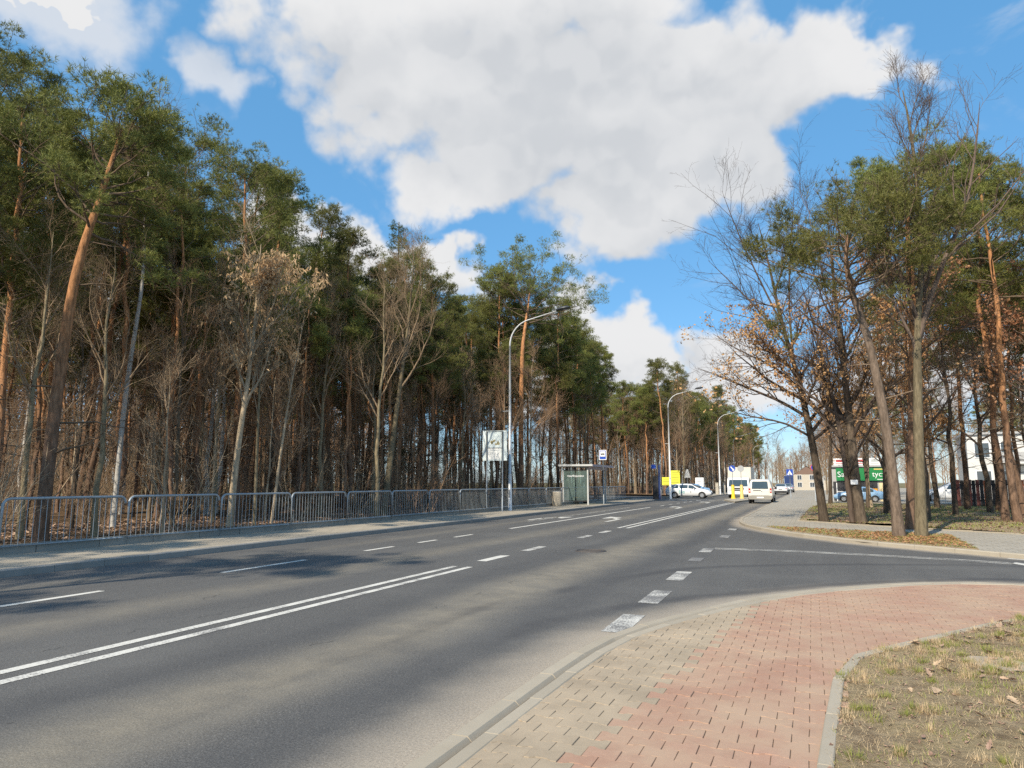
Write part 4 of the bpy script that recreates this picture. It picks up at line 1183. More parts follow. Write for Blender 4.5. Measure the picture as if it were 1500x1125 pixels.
# trees standing beside the frame whose shadows reach over the road
LEAN = [make_pine(18, 14.5, 0.17, 0.55, 2.8, (0.17, 0.0)), make_pine(19, 13.0, 0.15, 0.5, 2.6, (0.20, 0.02))]
for k_, (x, y) in enumerate(((-16.1, -5.6),)):
    PLACED.append((x, y)); tree_object(LEAN[k_ % 2], 'pine_tree', 'pine leaning out over the railing and sidewalk', 'tree', (x, y, 0.08), 0.25 * k_, 1.0, 'pines leaning over the railing')
for x, y in ((-17.6, -1.4), (-17.3, -6.8), (-17.4, -10.5), (-18.8, 3.6), (-20.2, -2.5), (-20.6, 6.2)): plant('pine', PINES, x, y, 1.0, 1.15)
for x, y in ((-16.2, 4.8), (-16.1, -2.6), (-16.4, -7.0)): plant('bare', BARES, x, y, 0.95, 1.15)
# wood beyond the side street
scatter('fpine', PINES, 40, (-34, -13.8), (87, 122), 1.9, 0.86, 1.02, lambda x, y: x < -14.0 - max(0, (105 - y)) * 0.10)
scatter('fpine', PINES, 48, (-30, -12.9), (118, 250), 2.3, 0.95, 1.12, lambda x, y: x < -13.5 - max(0, (110 - y)) * 0.08)
scatter('fbare', BARES, 80, (-34, -12.8), (87, 130), 1.5, 0.85, 1.25, lambda x, y: x < -13.2 - max(0, (110 - y)) * 0.06)
scatter('fbare', BARES + BIRCH, 80, (-30, -12.8), (120, 260), 1.8, 0.85, 1.3, lambda x, y: x < -13.2 - max(0, (110 - y)) * 0.06)

LAB['fshrub'] = ('shrub', 'x', 'shrub', 'undergrowth beyond the side street')
scatter('fshrub', SHRUBS, 60, (-32, -13.2), (86.5, 135), 1.0, 0.9, 1.5)

# ---- trees of the corner lawn
OL = dict(leaf='oakleaf', size=0.11, hang=0.5)
hero(make_bare(301, r0=0.18, fork=0.28, n1=20, n2=10, n3=7, n4=3, ang=0.85, up=0.16, spread=0.33, bark='bark_dark', twig='twig_dark', nleaf=3000, leaf_top=9.0,
               trunk=[(0, 0, -0.3), (-0.15, 0, 1.7), (-0.27, 0, 3.0), (-0.5, 0.0, 4.6), (-0.72, 0.1, 6.0), (-1.2, 0.1, 8.0), (-1.5, 0.2, 10.3), (-1.9, 0.3, 12.4)],
               limbs=[([(-0.45, 0, 4.1), (-1.4, -0.1, 4.8), (-2.4, -0.2, 5.2), (-3.4, -0.1, 5.8), (-4.6, 0, 6.3)], 0.075), ([(-0.6, 0, 5.2), (-1.6, 0.4, 6.3), (-2.9, 0.6, 7.0), (-4.0, 0.8, 7.9)], 0.06),
                      ([(-0.35, 0, 3.3), (-1.3, -0.6, 3.9), (-2.6, -0.9, 4.1), (-3.6, -1.0, 4.5)], 0.05), ([(-0.9, 0.1, 6.8), (-2.0, 0.2, 8.6), (-3.0, 0.1, 9.8), (-4.0, 0.2, 11.0)], 0.05), ([(-0.8, 0.1, 6.3), (-0.9, 0.5, 9.0), (-0.6, 0.6, 12.0), (-0.4, 0.7, 14.0)], 0.055), ([(-1.2, 0.1, 8.0), (-2.2, 0.0, 10.5), (-2.9, 0.1, 12.6), (-3.3, 0.1, 14.0)], 0.045)], **OL),
     'oak_tree', 'dark leaning oak with rusty leaves reaching over the footpath at the corner', 'tree', (0.36, 30.4, 0.1))
hero(make_bare(302, r0=0.20, fork=0.26, n1=20, n2=9, n3=7, n4=3, ang=0.75, up=0.2, spread=0.36, bark='bark_dark', twig='twig_dark', nleaf=3200, leaf_top=8.5,
               trunk=[(0, 0, -0.3), (-0.15, 0, 2.0), (-0.17, 0.1, 3.8), (-0.3, 0.1, 6.4), (-0.4, 0.3, 9.0), (-0.5, 0.3, 12.0)],
               limbs=[([(-0.30, 0.05, -0.2), (-0.42, 0.0, 2.0), (-0.62, 0.1, 4.4), (-1.1, 0.1, 7.0), (-1.7, 0.2, 9.8)], 0.12)], **OL),
     'oak_tree', 'thick twin-stemmed dark oak with a white plate nailed to it', 'tree', (1.6, 29.4, 0.1))
hero(make_pine(303, thin=0.8, r0=0.155, cb=0.60, spread=3.0, nb=32, old=True, dens=4, dead=5, upb=-0.08, trunk=[(0, 0, -0.3), (-0.1, 0, 2.7), (-0.28, 0, 4.5), (-0.47, 0, 5.9), (-0.8, 0.1, 7.2), (-0.9, 0.1, 8.0), (-0.8, 0.2, 9.0)]),
     'pine_tree', 'leaning pine with scaly grey trunk and spreading crown on the verge strip', 'tree', (2.18, 23.0, 0.1))
hero(make_bare(304, r0=0.155, fork=0.34, n1=15, n2=9, n3=7, n4=2, ang=0.42, up=0.4, spread=0.29, bark='bark_olive', twig='twig_dark', upg=0.09,
               trunk=[(0, 0, -0.3), (0.12, 0, 2.8), (0.22, 0, 4.4), (0.3, 0, 5.8), (0.62, 0, 8.4), (0.62, 0.1, 11.6), (0.45, 0.1, 13.4)],
               limbs=[([(0.3, 0, 5.6), (1.05, 0, 7.9), (1.8, 0.1, 9.1), (2.2, 0.1, 11.2), (2.4, 0.1, 12.6)], 0.085)]),
     'bare_tree', 'tall leafless tree with straight olive trunk on the verge beside the leaning pine', 'tree', (2.74, 23.25, 0.1))
hero(make_pine(305, thin=0.8, r0=0.15, cb=0.66, spread=2.2, nb=28, trunk=[(0, 0, -0.3), (0.3, 0, 3.3), (0.65, 0, 7.9), (0.62, 0.1, 10.2), (0.85, 0.1, 11.6)], dead=5),
     'pine_tree', 'pine with dark foot and glowing orange upper trunk behind the verge strip', 'tree', (2.85, 26.9, 0.1))
hero(make_bare(306, r0=0.24, fork=0.3, n1=14, n2=8, n3=6, n4=3, ang=0.8, up=0.15, spread=0.36, bark='bark_dark', twig='twig_dark', nleaf=2600, leaf_top=8, trunk=[(0, 0, -0.3), (0.05, 0, 2.2), (0.1, 0.1, 5.0), (0.2, 0.2, 10.5)], **OL),
     'oak_tree', 'dark trunked oak with flared foot out on the lawn', 'tree', (3.3, 39.0, 0.1))
hero(make_pine(307, 13.5, 0.14, 0.56, 2.5, (0.01, 0), thin=0.75), 'pine_tree', 'straight pine on the lawn, first of a pair standing close together', 'tree', (7.0, 34.0, 0.1))
hero(make_pine(308, 14.0, 0.145, 0.60, 2.4, (-0.01, 0.01), thin=0.75), 'pine_tree', 'straight pine on the lawn, second of the close pair', 'tree', (7.2, 32.9, 0.1))
hero(make_pine(309, 14.0, 0.16, 0.54, 2.8, (0.0, 0.0), thin=0.75), 'pine_tree', 'stout pine on the lawn behind the close pair', 'tree', (8.15, 36.2, 0.1))
hero(make_bare(310, 9.5, 0.15, 0.3, 13, 8, 6, 3, ang=0.9, up=0.1, spread=0.45, bark='bark_dark', twig='twig_dark', lean=(-0.06, 0)), 'bare_tree', 'black leaning bare tree with low crooked limbs near the red fence', 'tree', (6.8, 49.5, 0.1))
hero(make_pine(311, 13.0, 0.15, 0.6, 2.2), 'pine_tree', 'slim pine standing before the dark red fence', 'tree', (7.9, 46.8, 0.1))
hero(make_pine(312, 13.5, 0.16, 0.62, 2.2), 'pine_tree', 'pine with reddish trunk beside the dark red fence', 'tree', (8.9, 44.5, 0.1))
hero(make_bare(313, 9.5, 0.14, 0.3, 13, 8, 6, 3, ang=0.85, up=0.12, spread=0.42, bark='bark_dark', twig='twig_dark', leaf='oakleaf', nleaf=900, size=0.11), 'oak_tree', 'crooked dark oak with few rusty leaves before the white building', 'tree', (7.9, 41.2, 0.1))
hero(make_bare(314, 8.5, 0.12, 0.3, 12, 8, 6, 3, ang=0.8, up=0.15, spread=0.4, bark='bark_dark', twig='twig_dark'), 'bare_tree', 'small dark bare tree beside the parked white car', 'tree', (5.9, 51.8, 0.1))
hero(make_bare(315, 10.0, 0.10, 0.4, 11, 8, 6, 3, ang=0.5, spread=0.36, bark='bark_tan', twig='twig_dark', lean=(-0.10, 0)), 'bare_tree', 'slanting tan stemmed tree in front of the green shop sign', 'tree', (2.25, 52.0, 0.1))
hero(make_bare(316, 9.5, 0.13, 0.35, 11, 8, 6, 3, ang=0.55, spread=0.36, bark='bark_tan', twig='twig_dark'), 'bare_tree', 'upright tan trunked tree in front of the green shop sign', 'tree', (3.3, 50.0, 0.1))
hero(make_bare(317, 9.0, 0.14, 0.35, 11, 8, 6, 3, ang=0.7, spread=0.4, bark='bark_dark', twig='twig_dark', leaf='oakleaf', nleaf=900, size=0.11), 'oak_tree', 'dark oak beside the barrier at the footpath', 'tree', (1.1, 57.0, 0.1))
hero(make_pine(318, 14.5, 0.17, 0.5, 3.0, thin=0.75), 'pine_tree', 'dense pine with low crown at the back of the lawn', 'tree', (11.6, 41.0, 0.1))
hero(make_pine(319, 14.0, 0.17, 0.5, 3.0, thin=0.75), 'pine_tree', 'dense pine behind the leaning pine at the middle of the lawn', 'tree', (5.2, 41.5, 0.1))
hero(make_bare(320, 13.0, 0.15, 0.35, 14, 8, 7, 3, ang=0.6, up=0.25, spread=0.42, bark='bark_grey', twig='twig_dark'), 'bare_tree', 'tall bare tree spreading grey limbs at the side road footpath', 'tree', (9.6, 25.2, 0.1))
hero(make_pine(321, 13.5, 0.17, 0.52, 2.8, thin=0.75), 'pine_tree', 'bushy pine on the lawn beyond the tall bare tree', 'tree', (10.8, 31.0, 0.1))
hero(make_pine(323, 13.0, 0.16, 0.5, 2.8, thin=0.75), 'pine_tree', 'pine with deep green crown near the shop', 'tree', (5.0, 46.5, 0.1))
hero(make_bare(324, 10.5, 0.13, 0.3, 13, 8, 6, 3, ang=0.8, up=0.15, spread=0.42, bark='bark_dark', twig='twig_dark', leaf='oakleaf', nleaf=1900, size=0.12), 'oak_tree', 'rusty leaved oak behind the leaning pine', 'tree', (3.9, 31.2, 0.1))
hero(make_bare(325, 10.0, 0.12, 0.3, 13, 8, 6, 3, ang=0.8, up=0.15, spread=0.42, bark='bark_dark', twig='twig_dark', leaf='oakleaf', nleaf=2600, size=0.12), 'oak_tree', 'rusty leaved oak beside the stout lawn pine', 'tree', (6.0, 38.5, 0.1))
hero(make_pine(326, 13.5, 0.16, 0.5, 2.8, thin=0.75), 'pine_tree', 'dark crowned pine next to the red fence end', 'tree', (13.5, 46.0, 0.1))
hero(make_pine(328, 13.0, 0.14, 0.5, 2.6, thin=0.75), 'pine_tree', 'pine with hanging green crown in front of the white building', 'tree', (10.4, 38.5, 0.1))
hero(make_pine(329, 12.5, 0.14, 0.5, 2.6), 'pine_tree', 'pine standing between the shop and the orange sign', 'tree', (6.2, 56.0, 0.1))
hero(make_bare(330, 10.0, 0.13, 0.28, 14, 8, 6, 3, ang=0.8, up=0.15, spread=0.42, bark='bark_dark', twig='twig_dark', leaf='oakleaf', nleaf=2600, size=0.12), 'oak_tree', 'rusty leaved oak in the middle of the lawn pines', 'tree', (8.6, 33.2, 0.1))
hero(make_bare(331, 10.0, 0.13, 0.28, 14, 8, 6, 3, ang=0.8, up=0.15, spread=0.42, bark='bark_dark', twig='twig_dark', leaf='oakleaf', nleaf=2200, size=0.12), 'oak_tree', 'rusty leaved oak beside the far footpath before the shop', 'tree', (1.9, 44.0, 0.1))
hero(make_bare(332, 9.0, 0.11, 0.3, 13, 8, 6, 3, ang=0.8, up=0.15, spread=0.42, bark='bark_dark', twig='twig_dark'), 'bare_tree', 'dark bare tree in front of the white building corner', 'tree', (11.8, 50.5, 0.1))
hero(make_pine(333, 12.5, 0.13, 0.55, 2.2), 'pine_tree', 'pine before the white building, beside the slim fence pine', 'tree', (10.2, 47.5, 0.1))
hero(make_bare(334, 9.5, 0.12, 0.3, 13, 8, 6, 3, ang=0.8, up=0.15, spread=0.42, bark='bark_dark', twig='twig_dark', leaf='oakleaf', nleaf=900, size=0.12), 'oak_tree', 'half-bare oak close to the end of the red fence', 'tree', (12.2, 43.8, 0.1))
hero(make_pine(335, 12.5, 0.13, 0.5, 2.3), 'pine_tree', 'low crowned pine over the red fence', 'tree', (11.4, 51.6, 0.1))
hero(make_bare(336, 8.0, 0.10, 0.25, 12, 8, 6, 3, ang=0.8, up=0.15, spread=0.45, bark='bark_dark', twig='twig_dark', leaf='oakleaf', nleaf=900, size=0.12), 'oak_tree', 'small rusty oak before the green shop sign', 'tree', (2.9, 47.0, 0.1))
LAB['bg'] = ('bare_tree', 'leafless brown tree far behind the shop and white building', 'tree', 'bare trees behind the shops')
LAB['bgp'] = ('pine_tree', 'green pine far behind the shop and white building', 'tree', 'pines behind the shops')
LAB['ave'] = ('bare_tree', 'leafless brown tree lining the far footpath past the barrier', 'tree', 'bare trees along the far footpath')
scatter('bg', BARES, 34, (3, 44), (84, 125), 2.6, 0.9, 1.25, lambda x, y: x < y * 0.34)
scatter('bgp', PINES, 16, (6, 44), (88, 130), 3.2, 0.75, 0.95, lambda x, y: x < y * 0.34)
scatter('ave', BARES, 20, (1.6, 7), (78, 140), 3.0, 0.75, 1.1)
scatter('ave', BARES, 30, (-11, 14), (205, 260), 3.0, 1.0, 1.35, lambda x, y: y > 205 + abs(x + 3) * 0.5)
def treeline():
    r = np.random.default_rng(5); bf = Buf(); lf = []
    spots = [(r.uniform(-90, 120), r.uniform(265, 340)) for _ in range(230)] + [(r.uniform(-80, -61), r.uniform(20, 110)) for _ in range(260)] + [(r.uniform(30, 110), r.uniform(135, 265)) for _ in range(110)]
    for x, y in spots:
        H = r.uniform(10, 15)
        TP, TR = trunk_line(r, H, 0.16, 6, 0.05)
        B1, R1, _, _ = grow(r, TP, TR, 13, 0.15, 0.98, 0.8, 0.2, lambda t, i: H * 0.38 * (1.15 - 0.8 * t), 0.2, up=0.25, m=4, rr=0.6, rmin=0.03)
        B2, R2, _, _ = grow(r, B1, R1, 6, 0.2, 1, 0.7, 0.2, 1.3, 0.3, up=0.1, m=3, rr=0.6, rmin=0.022)
        off = np.array([x, y, 0.0])
        bf.add(*tubes(TP + off, TR, 4)).add(*tubes(B1 + off, R1, 3)).add(*tubes(B2 + off, R2, 3))
    return bf
o = obj('treeline', treeline().mesh('treeline', M['twig'])); tag(o, 'far brown leafless wood closing the view beyond road and forest', 'wood', kind='stuff')
o = thing('notice_plate', 'small white plate nailed on the twin-stemmed oak', 'sign', (1.42, 29.17, 1.62))
b_ = Buf(); b_.box((0, 0, 0), (0.24, 0.012, 0.165)); part('panel', b_, 'sign_white', o)
b_ = Buf()
for i in range(3): b_.box((0, -0.008, 0.045 - i * 0.045), (0.17 - 0.03 * i, 0.003, 0.010))
part('print', b_, 'ink_grey', o)

# ================================================================== RAILING AND STREET FURNITURE
def make_panel():
    W, Ht, rr = 2.86, 1.14, 0.16
    root = thing('railing_panel', 'x', 'railing')
    b_ = Buf(); a_ = np.linspace(0, np.pi / 2, 6)
    path = [(0, 0, -0.25), (0, 0, Ht - rr)] + [(0, rr - rr * math.cos(t), Ht - rr + rr * math.sin(t)) for t in a_[1:]] + [(0, W - rr + rr * math.sin(t), Ht - rr + rr * math.cos(t)) for t in a_] + [(0, W, Ht - rr - 0.01), (0, W, -0.25)]
    b_.tube(path, 0.030, 8); part('frame', b_, 'galv', root, True)
    b_ = Buf(); b_.tube([(0, 0.02, 0.17), (0, W - 0.02, 0.17)], 0.020, 6); part('bottom_rail', b_, 'galv', root, True)
    bar = Buf().tube([(0, 0, 0.17), (0, 0, Ht - 0.02)], 0.0075, 5, False).mesh('bar', M['galv'], True)
    n = 20
    for i in range(n):
        y = 0.10 + (W - 0.20) * i / (n - 1)
        obj('bar', bar, root, (0, y, -0.05 if i in (0, n - 1) else 0))
    return root
proto = make_panel()
RX = -15.33
for i in range(20):
    o = proto if i == 0 else copy_tree(proto)
    o.location = (RX, 3.66 + i * 2.955, 0.13)
    o.rotation_euler[2] = random.gauss(0, 0.004); o.rotation_euler[1] = random.gauss(0, 0.006)
    tag(o, 'galvanised steel railing panel with rounded corners and thin bars along the wood', 'railing', 'railing panels along the sidewalk')
plinth = thing('plinth_wall', 'low grey concrete plinth of slabs under the steel railing', 'wall', (RX - 0.09, 0, 0))
sm = Buf().box((0, 0, 0.10), (0.075, 1.46, 0.46)).mesh('slab', M['plinth'])
for i in range(52): obj('slab', sm, plinth, (random.gauss(0, 0.004), -14 + i * 1.4775, random.gauss(0, 0.004)))

def lamp(loc, label, rz=0.0, H=10.6, reach=3.0):
    root = thing('street_lamp', label, 'street lamp', loc, rz, 'street lamps along the road')
    b_ = Buf(); b_.tube([(0, 0, -0.1), (0, 0, 1.9), (0, 0, 1.95)], [0.105, 0.10, 0.085], 12); b_.tube([(0, 0, 1.9), (0, 0, 8.95)], [0.082, 0.052], 12); part('pole', b_, 'lampsteel', root, True)
    b_ = Buf(); a_ = np.linspace(0, 1.36, 10); rr = 1.35
    pts = [(0, 0, 8.85)] + [(rr - rr * math.cos(t), 0, 9.0 + rr * math.sin(t)) for t in a_] 
    e = pts[-1]; pts.append((reach - 0.25, 0, e[2] + (reach - 0.25 - e[0]) * math.tan(R(12))))
    b_.tube(pts, np.linspace(0.050, 0.028, len(pts)), 10); part('arm', b_, 'lampsteel', root, True)
    ex = reach - 0.3; ez = pts[-1][2]
    b_ = Buf(); s_ = []
    for u, hw, hh in ((0, .06, .05), (.1, .13, .10), (.35, .20, .15), (.62, .18, .13), (.80, .09, .05)):
        s_.append([(ex + u, hw * math.cos(q), ez + 0.03 + u * .12 + hh * math.sin(q) * (1 if math.sin(q) > 0 else .45)) for q in np.linspace(0, 6.283, 12, endpoint=False)])
    V = np.array(s_).reshape(-1, 3); Q = [[i * 12 + j, i * 12 + (j + 1) % 12, (i + 1) * 12 + (j + 1) % 12, (i + 1) * 12 + j] for i in range(4) for j in range(12)]
    b_.add(V, Q); part('luminaire', b_, 'lamp_head', root, True)
    b_ = Buf(); b_.box((ex + 0.38, 0, ez + 0.036), (0.42, 0.2, 0.02)); part('lens', b_, 'lens', root)
    b_ = Buf(); b_.tube([(-0.42, 0, 5.35), (0, 0, 5.35)], 0.018, 6); part('bracket', b_, 'lampsteel', root)
    b_ = Buf(); b_.box((0.0, -0.10, 0.9), (0.09, 0.012, 0.4)); part('hatch', b_, 'sign_grey', root)
    return root
lamp((-15.0, 35.5, 0.12), 'white street lamp with curved arm standing next to the information board')
lamp((-12.98, 71.5, 0.1), 'street lamp in front of the white estate car')
lamp((-11.05, 96, 0.1), 'street lamp beside the two pale concrete posts')
lamp((-13.7, 143, 0.1), 'street lamp behind the cargo truck')
lamp((-12.9, 182, 0.1), 'street lamp past the cargo truck, second last of the row')
lamp((-11.4, 216, 0.1), 'street lamp at the end of the row on the wood side')

# information board on two posts
ib = thing('information_board', 'pale framed information board raised on two steel posts', 'board', (-15.22, 34.0, 0.12), R(10))
for x in (-0.42, 0.42):
    b_ = Buf(); b_.tube([(x, -0.07, -0.1), (x, -0.07, 4.15)], 0.038, 8); part('post', b_, 'galv', ib, True)
b_ = Buf(); b_.box((0, 0, 3.40), (1.30, 0.04, 1.56)); part('panel', b_, 'board_pale', ib)
b_ = Buf(); b_.box((-0.05, -0.024, 3.68), (0.74, 0.006, 0.8)); part('picture_sheet', b_, 'board_pale', ib)
b_ = Buf()
for i in range(9): b_.disc((0.02 + random.uniform(-.2, .24), -0.030, 3.55 + random.uniform(-.1, .12)), random.uniform(.03, .085), (0, 1, 0), 7, 0.004)
part('print', b_, 'ink_olive', ib)
b_ = Buf(); b_.box((-0.05, -0.024, 2.98), (0.74, 0.006, 0.60)); part('poster', b_, 'board_white', ib)
b_ = Buf(); b_.box((0, -0.028, 3.275), (0.90, 0.012, 0.03)); b_.box((-0.44, -0.028, 3.4), (0.03, 0.012, 1.5)); b_.box((0, -0.028, 4.13), (0.9, 0.012, 0.025)); part('batten', b_, 'black_plastic', ib)
lettering('CEBULA', 0.17, 'ink_grey', ib, (-0.06, -0.0295, 2.98))
b_ = Buf(); b_.box((-0.04, -0.0295, 3.15), (0.40, 0.003, 0.045)); b_.box((-0.05, -0.0295, 2.83), (0.5, 0.003, 0.012)); part('print', b_, 'ink_grey', ib)

# concrete litter bin
bn = thing('litter_bin', 'round pale concrete litter bin standing by the railing', 'bin', (-15.0, 43.2, 0.125))
prof_ = [(0.0, 0.26), (0.03, 0.28), (0.2, 0.31), (0.6, 0.325), (0.85, 0.315), (0.90, 0.30), (0.90, 0.235), (0.72, 0.225), (0.72, 0.0)]
n = 20; V = [(r_ * math.cos(t), r_ * math.sin(t), z) for z, r_ in prof_ for t in np.arange(n) / n * 6.2832]
Q = [[i * n + j, i * n + (j + 1) % n, (i + 1) * n + (j + 1) % n, (i + 1) * n + j] for i in range(len(prof_) - 1) for j in range(n)]
b_ = Buf().add(V, Q); part('body', b_, 'binstone', bn, True)
b_ = Buf(); ang = np.linspace(0, 2 * np.pi, 25); b_.tube(np.stack([0.255 * np.cos(ang), 0.255 * np.sin(ang), ang * 0 + 0.905], 1), 0.02, 6, False); part('rim', b_, 'sign_grey', bn)

# bus shelter
sh = thing('bus_shelter', 'glazed bus shelter with flat pale roof and shade-tinted roadside edge', 'bus shelter', (-14.85, 46.6, 0.125))
L_, Dp = 4.8, 1.75
for x, y in ((-Dp / 2, 0), (Dp / 2, 0.0), (-Dp / 2, L_), (-Dp / 2, L_ / 2), (Dp / 2 - 0.1, L_)):
    b_ = Buf(); b_.box((x, y, 1.2), (0.09, 0.09, 2.45)); part('post', b_, 'shelter_roof', sh)
b_ = Buf(); b_.cbox((0.1, L_ / 2, 2.64), (Dp + 0.65, L_ + 0.7, 0.12), 0.02); part('roof', b_, 'shelter_roof', sh)
b_ = Buf(); b_.box((Dp / 2 + 0.33 + 0.11, L_ / 2, 2.63), (0.02, L_ + 0.66, 0.15)); b_.box((Dp / 2 + 0.05, L_ / 2 , 2.47), (0.04, L_, 0.2)); part('fascia', b_, 'shelter_edge_shade', sh)
for i in range(2):
    b_ = Buf(); b_.box((-Dp / 4 + i * Dp / 2, 0, 1.28), (Dp / 2 - 0.09, 0.012, 2.0)); part('glass_pane', b_, 'pane', sh)
for i in range(4):
    b_ = Buf(); b_.box((-Dp / 2, L_ / 8 + i * L_ / 4, 1.28), (0.012, L_ / 4 - 0.06, 2.0)); part('glass_pane', b_, 'pane' if i % 2 else 'decal_green', sh)
b_ = Buf()
for i in range(14): b_.box((-0.55 + i * 0.085, -0.012, 1.92 + random.uniform(-.02, .02)), (0.045, 0.004, random.uniform(.07, .14)))
part('print', b_, 'sign_white', sh)
b_ = Buf()
for i in range(3): b_.box((-0.42 + i * 0.13, 2.2, 0.46), (0.11, 2.6, 0.035))
part('bench_seat', b_, 'wood', sh)
for y in (1.2, 3.2):
    b_ = Buf(); b_.box((-0.3, y, 0.22), (0.3, 0.05, 0.44)); part('bench_leg', b_, 'black_plastic', sh)
b_ = Buf(); b_.box((0, 0, 0.24), (Dp - 0.05, 0.05, 0.05)); b_.box((0, 0, 2.32), (Dp - 0.05, 0.05, 0.06)); b_.box((-Dp / 2, L_ / 2, 0.24), (0.05, L_ - .06, 0.05)); part('rail', b_, 'black_plastic', sh)

# bus stop sign
bs = thing('bus_stop_sign', 'blue and white bus stop sign on a pole by the shelter', 'sign', (-13.45, 48.6, 0.125))
b_ = Buf(); b_.tube([(0, 0, -0.1), (0, 0, 3.75)], 0.035, 8); part('pole', b_, 'galv', bs, True)
b_ = Buf(); b_.box((0, -0.045, 3.40), (0.53, 0.02, 0.69)); part('border', b_, 'sign_white', bs)
b_ = Buf(); b_.box((0, -0.058, 3.40), (0.44, 0.006, 0.60)); part('panel', b_, 'sign_blue', bs)
b_ = Buf(); b_.box((0, -0.063, 3.47), (0.35, 0.006, 0.36)); part('field', b_, 'sign_white', bs)
b_ = Buf(); b_.box((0, -0.068, 3.46), (0.25, 0.004, 0.09)); b_.disc((-0.08, -0.068, 3.405), 0.03, (0, 1, 0), 10, 0.004); b_.disc((0.09, -0.068, 3.405), 0.03, (0, 1, 0), 10, 0.004); part('bus_symbol', b_, 'sign_black', bs)

# ---- things round the side street
def pole_sign(name, label, loc, H, cat='sign', rz=0.0):
    o = thing(name, label, cat, loc, rz)
    b_ = Buf(); b_.tube([(0, 0, -0.1), (0, 0, H)], 0.032, 8); part('pole', b_, 'galv', o, True)
    return o
py = thing('advertising_pylon', 'narrow dark blue pylon at the end of the railing', 'pylon', (-12.95, 65.2, 0.1))
b_ = Buf(); b_.box((0.18, 0, 1.55), (0.16, 0.5, 3.1)); part('column', b_, 'blue_paint', py)
b_ = Buf(); b_.box((-0.2, 0, 1.05), (0.5, 0.35, 2.1)); part('cabinet', b_, 'black_plastic', py)
b_ = Buf(); b_.box((-0.35, -0.1, 2.95), (0.42, 0.05, 0.34)); part('panel', b_, 'sign_blue', py)
for (x, w_, z0, z1, lab) in ((-15.2, 1.15, 1.2, 2.95, 'tall bright yellow advertising banner behind the white estate car'), (-16.25, 1.05, 1.2, 2.15, 'low yellow advertising banner next to the taller yellow one')):
    o = thing('banner', lab, 'banner', (x, 87, 0.1))
    b_ = Buf(); b_.box((0, 0, (z0 + z1) / 2), (w_, 0.03, z1 - z0)); part('panel', b_, 'banner_yellow', o)
    b_ = Buf()
    for i in range(int((z1 - z0) / 0.3)): b_.box((0, -0.02, z1 - 0.22 - i * 0.3), (w_ * random.uniform(.55, .8), 0.005, 0.09))
    part('print', b_, 'banner_ink', o)
    for x2 in (-w_ / 2 + .05, w_ / 2 - .05):
        b_ = Buf(); b_.tube([(x2, 0.05, -0.1), (x2, 0.05, z1)], 0.03, 6); part('post', b_, 'galv', o)
o = pole_sign('road_sign', 'grey blue pointed road sign seen among the trunks by the yellow banner', (-13.9, 88, 0.1), 2.4)
b_ = Buf(); b_.poly([(-0.36, -0.05, 2.1), (0.36, -0.05, 2.1), (0.12, -0.05, 3.1), (-0.12, -0.05, 3.1)], 0.02, (0, 1, 0)); part('panel', b_, 'sign_grey', o)
o = thing('folding_sign', 'white folding advertising board behind the white estate car', 'sign', (-12.6, 89, 0.1), 0.1)
b_ = Buf(); b_.poly([(-0.55, -0.5, 0), (0.4, -0.5, 0), (0.45, -0.05, 2.1), (-0.5, -0.05, 2.1)], 0.03, (0, 1, 0)); part('panel', b_, 'sign_white', o)
b_ = Buf(); b_.poly([(-0.55, 0.5, 0), (0.75, 0.5, 0), (0.45, 0.05, 2.1), (-0.5, 0.05, 2.1)], 0.03, (0, -1, 0)); part('panel', b_, 'sign_white', o)
b_ = Buf(); b_.box((-0.1, -0.18, 1.65), (0.5, 0.01, 0.1)); b_.box((-0.1, -0.25, 1.35), (0.5, 0.01, 0.08)); part('print', b_, 'ink_grey', o)
for x, lab in ((-11.6, 'pale concrete gate post before the wood, the wider one'), (-10.7, 'pale concrete gate post before the wood, the slimmer one')):
    o = thing('gate_post', lab, 'post', (x, 97.5, 0.1)); w_ = 0.38 if x < -11 else 0.28
    b_ = Buf(); b_.box((0, 0, 0.7), (w_, 0.3, 1.5)); part('shaft', b_, 'render_cream', o)
    b_ = Buf(); b_.box((0, 0, 1.48), (w_ + 0.06, 0.36, 0.07)); part('cap', b_, 'kerb', o)
for i, (x, y, mat_, lab) in enumerate(((-6.85, 69.5, 'yellow', 'bright yellow bollard carrying a round blue keep-right sign on the island'), (-6.15, 70.3, 'yellow_dusty', 'faded yellow bollard carrying a grey backed round sign on the island'))):
    o = thing('traffic_bollard', lab, 'bollard', (x, y, 0.12))
    b_ = Buf(); b_.tube([(0, 0, 0), (0, 0, .12), (0, 0, .14), (0, 0, 1.22), (0, 0, 1.3)], [0.2, 0.2, 0.16, 0.14, 0.1], 12); part('body', b_, mat_, o, True)
    b_ = Buf(); b_.tube([(0, 0, 1.28), (0, 0, 3.0)], 0.03, 8); part('pole', b_, 'galv', o)
    b_ = Buf(); b_.disc((0, -0.05, 2.78), 0.30, (0, 1, 0), 20, 0.02); part('sign_disc', b_, 'sign_blue' if i == 0 else 'sign_grey', o)
    if i == 0:
        b_ = Buf(); b_.poly([(-0.16, -0.064, 2.93), (-0.09, -0.064, 2.99), (0.12, -0.064, 2.72), (0.05, -0.064, 2.66)], 0.003, (0, -1, 0)); b_.poly([(-0.02, -0.064, 2.60), (0.19, -0.064, 2.58), (0.19, -0.064, 2.8)], 0.003, (0, -1, 0)); part('arrow', b_, 'sign_white', o)
o = pole_sign('crossing_sign', 'square blue pedestrian crossing sign beside the far footpath', (-2.0, 75, 0.09), 2.2)
b_ = Buf(); b_.box((0, -0.045, 2.5), (0.60, 0.02, 0.60)); part('panel', b_, 'sign_blue', o)
